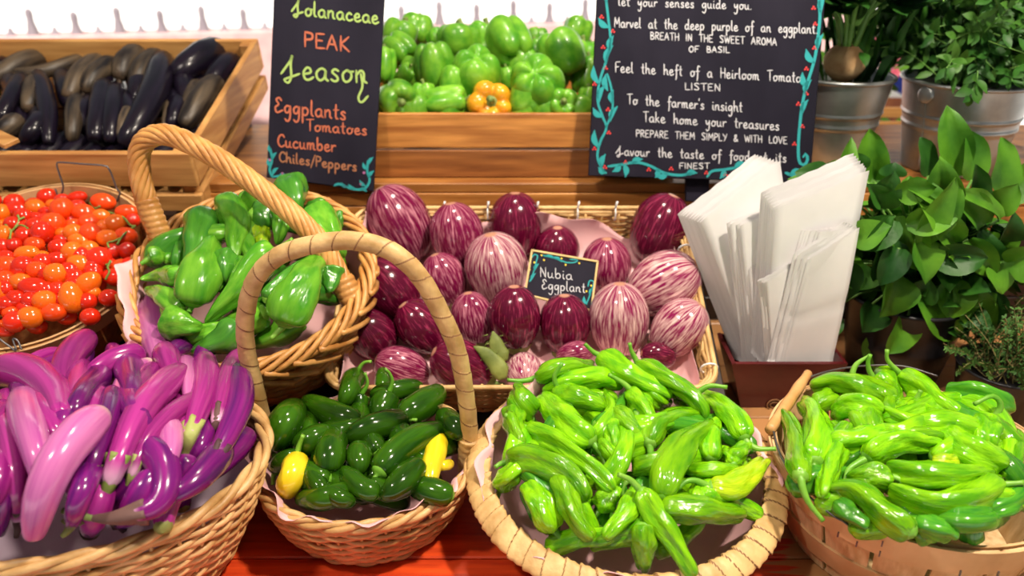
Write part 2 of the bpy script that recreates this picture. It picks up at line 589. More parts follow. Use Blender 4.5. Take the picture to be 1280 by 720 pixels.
def calyx_star(mb, c, axis, r, pts=5, depth=0.5, spike=0.35):
    """cap with pointed sepals hugging the shoulder; axis points from the fruit to the stem"""
    axis = unit(axis)
    u = unit(np.cross(axis, A(0.3, 0.5, 0.8)))
    w = np.cross(axis, u)
    n = pts * 4
    th = np.linspace(0, 2 * math.pi, n, endpoint=False)
    rows = []
    for k, (rr, h) in enumerate([(0.10, 0.36), (0.5, 0.26), (0.86, 0.0), (1.0, -depth * 0.6), (1.04, -depth)]):
        sp = (np.abs(np.cos(pts / 2 * th)) ** 1.5 if k >= 3 else np.ones(n) * 0)
        hh = h - (sp * spike if k >= 3 else 0)
        rows.append(c + r * ((rr * np.cos(th))[:, None] * u + (rr * np.sin(th))[:, None] * w + np.outer(hh * np.ones(n), axis)))
    G = np.stack(rows, 0)
    mb.grid(G, False, True)
    b = mb.n - G.shape[0] * n
    mb.f.append(tuple(range(b, b + n)))
    mb.m.append(0)


def fruit(pile, name, label, cat, group, pts, wid, stem, pr, skin, stemmat, rnd, nr=20, nseg=16, modargs=None, push=0.0, cal=None,
          calr=0.62, stemr=0.0035, k=0.93, calyx=True, fat=1.0):
    if nr == 20:
        nr, nseg = 30, 24
    """pts run from the stem end to the tip, in picture points"""
    tau9 = np.linspace(0, 1, 9)
    P, rad = pile.settle(pts, wid, push, k, 9, np.maximum(pr(tau9), 0.35))
    C, tau = rings(P, nr)
    d = np.mean([depth(p) for p in P])
    rm = wid / 2 * d / FPX * fat
    mb = MB()
    mb.tube(C, np.maximum(pr(tau) * rm, 0.0003), nseg, lobed(rnd, **(modargs or {})))
    o = mb.build(name, skin)
    tag(o, label, cat, group)
    ax = unit(C[0] - C[2])
    if calyx:
        c = MB()
        calyx_star(c, C[0] - ax * rm * 0.04, ax, rm * calr, 5, 0.5, 0.3)
        c.build('calyx', cal or stemmat, o)
    if stem:
        d0 = depth(C[0])
        Sp = [C[0] - ax * 0.002]
        for i, q in enumerate(stem):
            Sp.append(PD(q[0], q[1], d0 - 0.004 - 0.004 * i))
        S = smooth(Sp, 12)
        tt = np.linspace(0, 1, 12)
        sm = MB()
        sm.tube(S, stemr * (1.35 - 0.75 * tt + 0.5 * np.clip(tt - 0.85, 0, 1) * 3), 8)
        sm.build('stem', stemmat, o)
    return o

# ================================================================ the setting
TAB = bpy.data.materials.new('red_painted_planks')
TAB.use_nodes = True
_nt = TAB.node_tree
_N, _L = _nt.nodes, _nt.links
_tc = _N.new('ShaderNodeTexCoord')
_mp = _N.new('ShaderNodeMapping')
_mp.inputs['Scale'].default_value = (2.2, 26, 10)
_L.new(_tc.outputs['Object'], _mp.inputs['Vector'])
_n1 = _N.new('ShaderNodeTexNoise')
_n1.inputs['Scale'].default_value = 3
_n1.inputs['Detail'].default_value = 8
_L.new(_mp.outputs[0], _n1.inputs['Vector'])
_r1 = _N.new('ShaderNodeValToRGB')
_r1.color_ramp.elements[0].position = 0.3
_r1.color_ramp.elements[0].color = (0.42, 0.02, 0.005, 1)
_r1.color_ramp.elements[1].position = 0.68
_r1.color_ramp.elements[1].color = (0.80, 0.085, 0.012, 1)
_L.new(_n1.outputs['Fac'], _r1.inputs['Fac'])
_sx = _N.new('ShaderNodeSeparateXYZ')
_L.new(_tc.outputs['Object'], _sx.inputs[0])
_mr = _N.new('ShaderNodeMapRange')
_mr.inputs['From Min'].default_value = 0.27
_mr.inputs['From Max'].default_value = 0.36
_L.new(_sx.outputs['X'], _mr.inputs['Value'])
_ad = _N.new('ShaderNodeMath')
_ad.operation = 'ADD'
_L.new(_mr.outputs[0], _ad.inputs[0])
_m2 = _N.new('ShaderNodeMath')
_m2.operation = 'MULTIPLY_ADD'
_m2.inputs[1].default_value = 1.9
_m2.inputs[2].default_value = -1.1
_L.new(_n1.outputs['Fac'], _m2.inputs[0])
_L.new(_m2.outputs[0], _ad.inputs[1])
_r2 = _N.new('ShaderNodeValToRGB')
_r2.color_ramp.elements[0].position = 0.5
_r2.color_ramp.elements[1].position = 0.62
_L.new(_ad.outputs[0], _r2.inputs['Fac'])
_mx = _N.new('ShaderNodeMix')
_mx.data_type = 'RGBA'
_L.new(_r2.outputs['Color'], _mx.inputs['Factor'])
_L.new(_r1.outputs['Color'], _mx.inputs['A'])
_mx.inputs['B'].default_value = (0.42, 0.20, 0.075, 1)
_L.new(_mx.outputs['Result'], _N['Principled BSDF'].inputs['Base Color'])
_N['Principled BSDF'].inputs['Roughness'].default_value = 0.42
_bp = _N.new('ShaderNodeBump')
_bp.inputs['Strength'].default_value = 0.25
_bp.inputs['Distance'].default_value = 0.003
_L.new(_n1.outputs['Fac'], _bp.inputs['Height'])
_L.new(_bp.outputs[0], _N['Principled BSDF'].inputs['Normal'])

CONC = M1('pale_ground', (0.72, 0.71, 0.68), (0.80, 0.79, 0.77), 3, 0.9)
WHITE = M1('whitewash', (0.85, 0.84, 0.82), None, 3, 0.9)
PINKW = M1('pale_pink_masonry', (0.50, 0.30, 0.29), (0.58, 0.38, 0.36), 12, 0.9)
GREYP = M1('grey_post_paint', (0.20, 0.16, 0.18), (0.24, 0.2, 0.22), 6, 0.8)

b = MB()
b.box(A(0, 3, -0.9), A(8, 0, 0), A(0, 9, 0), A(0, 0, 0.03))
struct(b.build('floor', CONC, smooth_=False))
b = MB()
b.box(A(0, -0.9, 2.5), A(3.2, 0, 0), A(0, 3.4, 0), A(0, 0, 0.04))  # unseen roof slab added to keep the sun off the display
struct(b.build('sun_block_roof', M1('sun_block_grey', (0.22, 0.20, 0.18), None, 3, 0.9), smooth_=False))
b = MB()
b.box(A(0, 11.5, 1.2), A(8, 0, 0), A(0, 0.1, 0), A(0, 0, 2.07))
struct(b.build('wall_back', WHITE, smooth_=False))

# far masonry parapet with a row of posts
p0 = PY(640, 46, 5.2)
p1 = PY(640, 31, 5.2)
par = thing('parapet', 'pale pink masonry parapet in the bright blur beyond the stall', 'parapet', A(0, 5.2, -0.87))
pdir, pnrm = unit(A(1, 0.19, 0)), unit(A(-0.19, 1, 0))
pz = p1[2]
b = MB()
b.box(A(0, 5.2, (pz - 0.87) / 2) - pdir * 0.4 + pnrm * 0.1, pdir * 4.2, pnrm * 0.1, A(0, 0, (pz + 0.87) / 2), bev=0.01)
b.build('wall_body', PINKW, par, False)
sp = 0.232
for i in range(-14, 12):
    c0 = A(0, 5.2, 0) + pdir * (i * sp + 0.02) + pnrm * 0.06
    z1 = pz + (0.105 if i % 2 else 0.125)
    b = MB()
    b.lathe([(0.001, z1 + 0.02), (0.016, z1 + 0.012), (0.022, z1 - 0.01), (0.019, z1 - 0.05), (0.026, z1 - 0.08), (0.034, pz)], 10,
            lambda X, Y, Z, c0=c0: c0 + A(X, Y, Z))
    b.build('post', GREYP, par)
    b = MB()
    b.lathe([(0.001, pz + 0.045), (0.012, pz + 0.04), (0.016, pz + 0.02), (0.03, pz)], 8,
            lambda X, Y, Z, c0=c0: c0 + pdir * sp / 2 + A(X, Y, Z))
    b.build('finial', GREYP, par)

# ---- painted table
tb = thing('display_table', 'red painted plank table with worn bare wood at its right front', 'table', A(0, 1.1, -0.87))
ys = [0.42, 0.60, 0.755, 0.905, 1.06, 1.22, 1.38, 1.54, 1.70, 1.86, 2.0]
for y0, y1 in zip(ys[:-1], ys[1:]):
    b = MB()
    b.box(A(0, (y0 + y1) / 2, -0.0155), A(1.9, 0, 0), A(0, (y1 - y0) / 2 - 0.0012, 0), A(0, 0, 0.0155), bev=0.002)
    b.build('plank', TAB, tb, False)
for sx in (-1, 1):
    for y in (0.5, 1.9):
        b = MB()
        b.box(A(sx * 1.75, y, -0.45), A(0.04, 0, 0), A(0, 0.04, 0), A(0, 0, 0.418), bev=0.004)
        b.build('leg', DARKWOOD, tb, False)

# ---- slanted display board with the stepped shelf behind it
SLX0, SLX1 = -1.15, 0.33
TILT = 24.0
ts = math.tan(math.radians(TILT))
SL = lambda y: 0.03 + (y - 1.0) * ts          # top surface of the slanted board
ds = thing('slanted_riser', 'dark slanted wooden riser carrying the back row of baskets and the wicker tray', 'display riser', A(-0.4, 1.15, 0.0))
b = MB()
ya, yb = 0.95, 1.365
b.box(A((SLX0 + SLX1) / 2, (ya + yb) / 2, (SL(ya) + SL(yb)) / 2 - 0.008), A((SLX1 - SLX0) / 2, 0, 0),
      A(0, (yb - ya) / 2, (SL(yb) - SL(ya)) / 2), A(0, -math.sin(math.radians(TILT)) * 0.006, math.cos(math.radians(TILT)) * 0.006), bev=0.002)
b.build('board', DARKWOOD, ds, False)
for x in (SLX0 + 0.02, -0.42, SLX1 - 0.02):
    b = MB()
    V = [A(x - 0.01, ya + 0.05, 0.001), A(x - 0.01, yb - 0.012, 0.001), A(x - 0.01, yb - 0.012, SL(yb) - 0.026), A(x - 0.01, ya + 0.05, max(0.002, SL(ya + 0.05) - 0.018))]
    V += [v + A(0.02, 0, 0) for v in V]
    b.add(V, [(0, 1, 2, 3), (7, 6, 5, 4), (0, 4, 5, 1), (1, 5, 6, 2), (2, 6, 7, 3), (3, 7, 4, 0)])
    b.build('support', DARKWOOD, ds, False)

SHZ = 0.279
sh = thing('step_shelf', 'warm wooden step shelf with plank front behind the striped eggplants', 'shelf', A(0.1, 1.6, 0.0))
b = MB()
b.box(A(0.30, 1.62, SHZ - 0.009), A(0.90, 0, 0), A(0, 0.225, 0), A(0, 0, 0.009), bev=0.002)
b.build('top', WOODWARM, sh, False)
zz = [0.262, 0.236, 0.172, 0.112, 0.052, 0.002]
for z1, z0 in zip(zz[:-1], zz[1:]):
    b = MB()
    b.box(A(0.30, 1.402, (z0 + z1) / 2 - 0.0005), A(0.90, 0, 0), A(0, 0.009, 0), A(0, 0, (z1 - z0) / 2 - 0.0012), bev=0.0015)
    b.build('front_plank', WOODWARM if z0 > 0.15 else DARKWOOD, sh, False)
for x in (-0.58, 1.18):
    b = MB()
    b.box(A(x, 1.63, 0.13), A(0.012, 0, 0), A(0, 0.2, 0), A(0, 0, 0.129))
    b.build('side_panel', DARKWOOD, sh, False)
# stand under the left crate
st = thing('crate_stand', 'dark wooden stand under the crate of dark eggplants', 'stand', A(-1.0, 1.6, 0))
b = MB()
V = [A(-1.28, 1.345, 0.001), A(-0.60, 1.345, 0.001), A(-0.60, 1.83, 0.001), A(-1.28, 1.83, 0.001),
     A(-1.28, 1.345, 0.236), A(-0.60, 1.345, 0.236), A(-0.60, 1.83, 0.236 + 0.485 * math.tan(math.radians(15))), A(-1.28, 1.83, 0.236 + 0.485 * math.tan(math.radians(15)))]
b.add(V, [(0, 3, 2, 1), (4, 5, 6, 7), (0, 1, 5, 4), (1, 2, 6, 5), (2, 3, 7, 6), (3, 0, 4, 7)])
b.build('body', DARKWOOD, st, False)

# ---------------------------------------------------------------- crates
def crate(name, label, org, tilt, x0, x1, D, H, slats, backh, woodx, woody, thick=0.006):
    M = frame(org, tilt)
    t = thing(name, label, 'crate', M((x0 + x1) / 2, D / 2, 0))
    X, E2, N_ = A(1, 0, 0), M.e2, M.n

    def plank(nm, x, y, z, hx, hy, hz, m):
        b = MB()
        b.box(M(x, y, z), X * hx, E2 * hy, N_ * hz, bev=0.0015)
        b.build(nm, m, t, False)
    for z0, z1 in slats:
        plank('front_slat', (x0 + x1) / 2, thick, (z0 + z1) / 2, (x1 - x0) / 2, thick, (z1 - z0) / 2, WOODBR if woodx is WOODWARM and z0 == 0 else woodx)
        plank('back_slat', (x0 + x1) / 2, D - thick, (z0 + z1) / 2, (x1 - x0) / 2, thick, (z1 - z0) / 2, woodx)
        for x in (x0 + thick, x1 - thick):
            plank('side_slat', x, D / 2, (z0 + z1) / 2, thick, D / 2 - 2 * thick - 0.001, (z1 - z0) / 2, woody)
    for x in (x0 + 2 * thick + 0.011, x1 - 2 * thick - 0.011):
        for y in (2 * thick + 0.011, D - 2 * thick - 0.011):
            plank('corner_post', x, y, H / 2, 0.0105, 0.0105, H / 2 - 0.002, woodx)
    n = 5
    for i in range(n):
        y = 2 * thick + (D - 4 * thick) * (i + 0.5) / n
        plank('bottom_slat', (x0 + x1) / 2, y, 0.003, (x1 - x0) / 2 - 0.013, (D - 4 * thick) / n / 2 - 0.004, 0.003, woodx)
    return M, t


# left crate (dark eggplants) – top front edge at picture height 178, right end at x = 245
Mdk, _ = crate('wooden_crate', 'slatted pine crate full of dark eggplants behind the tomatoes', A(0, 1.358, 0.2385), 15, -1.26, -0.549, 0.485, 0.118,
               [(0.0, 0.034), (0.052, 0.118)], 0.118, WOODX, WOODY)
# pepper crate
Mbp, _ = crate('wooden_crate', 'slatted wooden crate heaped with green bell peppers between the chalkboards', A(0, 1.428, SHZ + 0.001), 0, -0.345, 0.30, 0.40, 0.118,
               [(0.0, 0.051), (0.056, 0.118)], 0.118, WOODWARM, WOODWARM)

# ---------------------------------------------------------------- handwriting
GL = {
    'a': (1.0, '.75,.85 .45,1 .1,.7 .1,.25 .35,0 .65,.25 .75,.85 .75,.2 .95,0'), 'b': (.95, '.1,2 .1,1 .12,.1|.12,.6 .45,1 .75,.7 .7,.2 .4,0 .12,.15'),
    'c': (.85, '.7,.8 .4,1 .1,.6 .15,.15 .45,0 .8,.2'), 'd': (1, '.7,.8 .4,1 .1,.6 .15,.15 .4,0 .7,.3|.75,2 .72,1 .7,.3 .9,0'),
    'e': (.9, '.12,.45 .6,.6 .58,.92 .35,1 .1,.6 .2,.1 .5,0 .85,.25'), 'f': (.72, '.75,1.8 .52,2 .36,1.6 .35,0 .25,-.8|.05,.95 .7,1'),
    'g': (.95, '.7,.85 .4,1 .1,.65 .2,.15 .5,.15 .7,.7|.75,1 .7,-.5 .4,-1 .1,-.7'), 'h': (.95, '.1,2 .1,1 .1,0|.1,.55 .4,1 .65,.8 .68,.2 .9,0'),
    'i': (.45, '.15,.95 .15,.2 .35,0|.15,1.4 .19,1.5'), 'k': (.85, '.1,2 .1,1 .1,0|.6,1 .12,.45|.25,.55 .75,0'), 'l': (.45, '.12,2 .1,.3 .35,0'),
    'm': (1.3, '.08,1 .1,0|.1,.6 .35,1 .5,.8 .5,0|.5,.6 .78,1 .95,.8 .95,.2 1.2,0'), 'n': (.98, '.08,1 .1,0|.1,.6 .4,1 .64,.8 .66,.2 .88,0'),
    'o': (.92, '.4,1 .1,.65 .15,.15 .4,0 .7,.3 .7,.75 .4,1 .6,.85 .9,.9'), 'p': (.95, '.1,1 .1,0 .1,-1|.1,.7 .4,1 .72,.7 .65,.2 .35,0 .1,.25'),
    'r': (.7, '.08,1 .1,0|.1,.55 .35,.95 .65,.9'), 's': (.75, '.62,.85 .35,1 .15,.75 .5,.4 .55,.1 .3,0 .05,.15'), 't': (.68, '.3,1.8 .28,.2 .55,0|.0,1.1 .6,1.15'),
    'u': (.95, '.08,1 .1,.3 .3,0 .6,.3 .65,1 .65,.2 .88,0'), 'v': (.75, '0,1 .3,0 .65,1'), 'w': (1.12, '0,1 .25,0 .5,.8 .75,0 1,1'),
    'y': (.9, '.08,1 .15,.4 .4,.3 .65,.9|.68,1 .6,-.5 .3,-1 .05,-.7'),
    'A': (1.05, '0,0 .45,1.9|.45,1.9 .9,0|.2,.7 .75,.7'), 'B': (.95, '.1,1.9 .1,0|.1,1.9 .6,1.7 .6,1.2 .1,1 .75,.75 .7,.15 .1,0'),
    'C': (1.0, '.95,1.5 .75,1.85 .4,1.8 .1,1.2 .12,.5 .5,0 1,.3'), 'E': (.95, '.8,1.9 .1,1.85|.1,1.85 .1,0|.1,0 .85,.05|.1,1 .65,1'),
    'q': (1.05, '.85,1.55 .55,1.9 .22,1.6 .5,1.05 .12,.65 .3,0 1,.35'),   # script E
    'F': (.9, '.1,1.85 .1,0|.1,1.85 .9,1.95|.1,1 .65,1'), 'H': (1, '.1,1.9 .1,0|.85,1.9 .85,0|.1,.95 .85,1'), 'I': (.35, '.12,1.9 .12,0'),
    'K': (1, '.1,1.9 .1,0|.8,1.9 .12,.9|.12,.9 .85,0'), 'L': (.85, '.1,1.9 .1,0|.1,0 .8,.05'), 'M': (1.2, '.05,0 .15,1.9|.15,1.9 .55,.6|.55,.6 .95,1.9|.95,1.9 1.05,0'),
    'N': (1, '.1,0 .1,1.9|.1,1.9 .8,0|.8,0 .8,1.9'), 'O': (1.05, '.5,1.9 .1,1.2 .15,.4 .5,0 .85,.5 .85,1.4 .5,1.9'), 'P': (.9, '.1,1.9 .1,0|.1,1.9 .7,1.75 .7,1.1 .1,.9'),
    'R': (.95, '.1,1.9 .1,0|.1,1.9 .7,1.75 .65,1.1 .1,.95|.3,.9 .85,0'), 'S': (.95, '.8,1.65 .45,1.9 .1,1.5 .7,.7 .6,.1 .05,.2'),
    'Z': (1.15, '-.35,.35 .35,1.5 .5,2.0 .38,1.2 .42,.2 .2,-.35 -.1,-.1 .3,.1 1.05,.45'),   # tall script S
    'T': (1, '0,1.85 1,1.95|.5,1.9 .5,0'), 'U': (1, '.1,1.9 .12,.4 .45,0 .8,.4 .85,1.9'), 'V': (1, '0,1.9 .45,0|.45,0 .9,1.9'), 'W': (1.3, '0,1.9 .3,0|.3,0 .6,1.5|.6,1.5 .9,0|.9,0 1.2,1.9'),
    'Y': (.95, '0,1.9 .45,1|.9,1.9 .3,0'), '&': (1, '.9,0 .3,1.1 .35,1.8 .6,1.6 .5,1.1 .1,.5 .35,0 .9,.6'), '/': (.7, '0,-.4 .7,2.1'),
    '.': (.4, '.1,0 .16,.08'), "'": (.3, '.14,2 .08,1.6'), ' ': (1.25, '')}


def strokes_of(text):
    x, out = 0.0, []
    for ch in text:
        adv, s = GL[ch]
        for st in s.split('|') if s else []:
            out.append([(x + float(q.split(',')[0]), float(q.split(',')[1])) for q in st.split()])
        x += adv + 0.1
    return x, out


class Chalk:
    """flat chalk strokes laid on a board plane"""
    def __init__(s, o, n, up=0.0007):
        s.o, s.n, s.up = np.asarray(o, float), unit(n), up
        s.mb = {}

    def ribbon(s, mt, pix, w, taper=False):
        P = np.array([PP(q[0], q[1], s.o + s.n * s.up, s.n) for q in smooth(pix, max(3, 5 * (len(pix) - 1) + 1) if len(pix) > 2 else 3)])
        T = np.gradient(P, axis=0)
        T /= np.linalg.norm(T, axis=1)[:, None] + 1e-12
        S = np.cross(T, s.n)
        k = len(P)
        ww = np.full(k, w / 2)
        if taper:
            ww = w / 2 * np.sin(np.linspace(0.12, math.pi - 0.05, k)) ** 0.8
        else:
            ww[0] *= 0.55
            ww[-1] *= 0.55
        P[0] -= T[0] * w * 0.25
        P[-1] += T[-1] * w * 0.25
        G = np.stack([P - S * ww[:, None], P + S * ww[:, None]], 1)
        s.mb.setdefault(mt, MB()).grid(G)

    def text(s, mt, text, x0, y0, x1, y1, xh, w, slant=0.0):
        tot, st = strokes_of(text)
        for q in st:
            pix = []
            for gx, gy in q:
                f = gx / tot
                pix.append((x0 + (x1 - x0) * f + gy * xh * slant, y0 + (y1 - y0) * f - gy * xh))
            s.ribbon(mt, pix, w)

    def dot(s, mt, x, y, r):
        c = PP(x, y, s.o + s.n * s.up, s.n)
        u = unit(np.cross(s.n, A(0.2, 0.3, 1)))
        v = np.cross(s.n, u)
        m = s.mb.setdefault(mt, MB())
        m.add([c + r * (math.cos(a) * u + math.sin(a) * v) for a in np.linspace(0, 6.2832, 9)[:-1]], [tuple(range(8))])

    def leaf(s, mt, x, y, dx, dy, w):
        s.ribbon(mt, [(x, y), (x + dx * 0.5 + dy * 0.14, y + dy * 0.5 - dx * 0.14), (x + dx, y + dy)], w, True)

    def build(s, parent, names):
        for mt, m in s.mb.items():
            m.build(names.get(mt, 'lettering'), mt, parent, False)


def slab(mb, o, n, corners, thick, bev=0.0025):
    """board through 4 picture corners (tl,tr,br,bl) on plane (o,n); front face on the plane"""
    F = [PP(x, y, o, n) for x, y in corners]
    c = sum(F) / 4
    fr = [q + unit(c - q) * bev for q in F]
    mid = [q - n * bev for q in F]
    bk = [q - n * thick for q in F]
    I = [0, 1, 2, 3]
    V = fr + mid + bk
    f = [(3, 2, 1, 0), (8, 9, 10, 11)]
    for i in I:
        j = (i + 1) % 4
        f += [(i, j, 4 + j, 4 + i), (4 + i, 4 + j, 8 + j, 8 + i)]
    mb.add(V, f)


# ---- left chalkboard
tl = math.radians(11)
bo = PY(400, 236, 1.368)
bn = unit(A(0.10, -math.cos(tl), math.sin(tl)))
lb = thing('chalkboard', 'narrow dark chalkboard reading Season, standing left of the bell peppers', 'chalkboard', bo)
b = MB()
slab(b, bo, bn, [(344, -58), (484, -58), (467, 240), (333, 222)], 0.014)
b.build('board', BOARD, lb, False)
ck = Chalk(bo, bn)
ck.text(CHG, 'Zolanaceae', 368, 18, 475, 30, 9.5, 0.0032)
ck.text(CHO, 'PEAK', 380, 58, 440, 65, 9.6, 0.0036)
ck.text(CHG, 'Zeason', 357, 98, 462, 104, 15, 0.0038)
ck.ribbon(CHG, [(451, 92), (453, 108), (448, 122), (452, 128), (460, 120)], 0.0038)
ck.text(CHO, 'qggplants', 343, 140, 434, 150, 9.8, 0.0030)
ck.text(CHO, 'Tomatoes', 383, 163, 460, 169, 7.4, 0.0026)
ck.text(CHO, 'Cucumber', 347, 183, 421, 190, 8.0, 0.0028)
ck.text(CHB, 'Chiles/Peppers', 349, 202, 447, 214, 6.6, 0.0026)
V_ = CHT
ck.ribbon(V_, [(338, 186), (340, 200), (337, 212), (341, 222)], 0.004)
for q in [(339, 190, -3, -8), (340, 200, 5, -9), (338, 208, -3, -9), (341, 218, 6, -8), (349, 221, 8, -3), (361, 222, 7, 4)]:
    ck.leaf(V_, *q, 0.006)
ck.ribbon(V_, [(341, 221), (352, 220), (364, 224), (372, 222), (372, 217), (366, 218)], 0.0035)
ck.ribbon(V_, [(460, 201), (459, 214), (462, 226), (455, 236), (440, 236), (424, 230), (418, 232)], 0.004)
for q in [(461, 205, 5, -8), (459, 212, -5, -8), (461, 222, 6, -8), (456, 232, -6, -6), (444, 236, -8, -5), (434, 234, -7, -5), (450, 236, 8, 3)]:
    ck.leaf(V_, *q, 0.006)
for q in [(353, 217), (337, 200), (431, 233), (451, 230), (455, 216)]:
    ck.dot(CHP, *q, 0.0025)
ck.build(lb, {CHT: 'vine_drawing', CHP: 'berry_drawing'})

# ---- right chalkboard
ro = PY(860, 224, 1.345)
rn = unit(A(-0.10, -math.cos(tl), math.sin(tl)))
rb = thing('chalkboard', 'wide dark chalkboard of white handwriting framed by painted teal vines', 'chalkboard', ro)
b = MB()
slab(b, ro, rn, [(748, -62), (1037, -62), (1013, 229), (735, 220)], 0.014)
b.build('board', BOARD, rb, False)
b = MB()
slab(b, ro - rn * 0.02, rn, [(857, 200), (888, 200), (886, 254), (857, 252)], 0.014)
b.build('support_leg', BOARD, rb, False)
ck = Chalk(ro, rn)
for t_, x0, y0, x1, y1, xh, w in [
        ('let your senses guide you.', 773, 7, 941, 12, 7.5, .0026), ("Marvel at the deep purple of an eggplant.", 768, 34, 1023, 42, 8, .0027),
        ('BREATH IN THE SWEET AROMA', 813, 49, 972, 57, 5, .0026), ('OF BASIL', 861, 65, 913, 66, 4.2, .0026),
        ('Feel the heft of a Heirloom Tomato', 769, 90, 1002, 103, 8.2, .0027), ('LISTEN', 856, 112, 902, 114, 4.8, .0026),
        ("To the farmer's insight", 784, 130, 929, 140, 8, .0028), ('Take home your treasures', 804, 152, 975, 163, 8, .0028),
        ('PREPARE THEM SIMPLY & WITH LOVE', 795, 171, 985, 180, 4.9, .0026), ('Zavour the taste of food at its', 772, 194, 984, 203, 7.5, .0028),
        ('FINEST', 849, 211, 888, 211, 4, .0026)]:
    ck.text(CHW, t_, x0, y0, x1, y1, xh * (0.82 if xh > 6 else 0.95), w * 0.64)
# vines: left edge, right edge, bottom
ck.ribbon(CHT, [(758, -40), (757, -10), (760, 20), (763, 50), (758, 75), (750, 100), (747, 125), (753, 145), (758, 160), (750, 178), (747, 198), (756, 216)], 0.004)
ck.ribbon(CHT, [(759, 92), (764, 110), (766, 130), (763, 146), (757, 160)], 0.0035)
for q in [(758, 2, 4, -16), (760, 34, -11, -10), (762, 62, 4, -16), (757, 78, 8, -20), (748, 104, -6, -20), (749, 126, 6, -18), (752, 146, -10, -10), (759, 112, -2, -18),
          (765, 128, 1, -14), (763, 150, 8, -16), (748, 184, -5, -20), (752, 208, 4, -14), (757, 216, -8, -6)]:
    ck.leaf(CHT, *q, 0.010)
ck.ribbon(CHT, [(1030, -40), (1024, -5), (1025, 20), (1022, 50), (1018, 75), (1009, 105), (1003, 130), (999, 165), (998, 195), (1002, 206), (1009, 202), (1008, 192), (1004, 196)], 0.0048)
for q in [(1026, 15, 4, -18), (1017, 78, -9, -15), (1022, 60, 6, -16), (1008, 108, -5, -16), (1006, 116, 7, -15), (1003, 140, 6, -14)]:
    ck.leaf(CHT, *q, 0.010)
ck.ribbon(CHT, [(760, 208), (775, 206), (795, 203), (812, 207), (830, 216), (850, 219), (866, 216)], 0.0045)
ck.ribbon(CHT, [(884, 221), (890, 214), (905, 212), (920, 210), (930, 212)], 0.0045)
ck.ribbon(CHT, [(982, 216), (992, 219), (1003, 214)], 0.005)
for q in [(775, 206, -8, 8), (780, 206, 2, 14), (790, 204, 12, -5), (822, 212, -2, 9), (834, 217, -12, 4), (858, 218, 12, -2), (905, 212, -4, 10), (918, 210, 14, -6), (988, 218, 14, -4)]:
    ck.leaf(CHT, *q, 0.010)
for q in [(752, 21), (766, 39), (754, 59), (757, 85), (743, 105), (760, 137), (761, 166), (743, 186), (756, 209), (782, 203), (839, 211), (811, 212), (883, 216), (907, 218), (1017, 10),
          (1019, 30), (1018, 60), (1008, 86), (1008, 117), (998, 130), (1003, 158), (993, 180)]:
    for dx, dy in ((0, -1.6), (-1.7, 0.8), (1.7, 0.9)):
        ck.dot(CHR, q[0] + dx, q[1] + dy, 0.0017)
ck.build(rb, {CHT: 'vine_drawing', CHR: 'berry_drawing'})

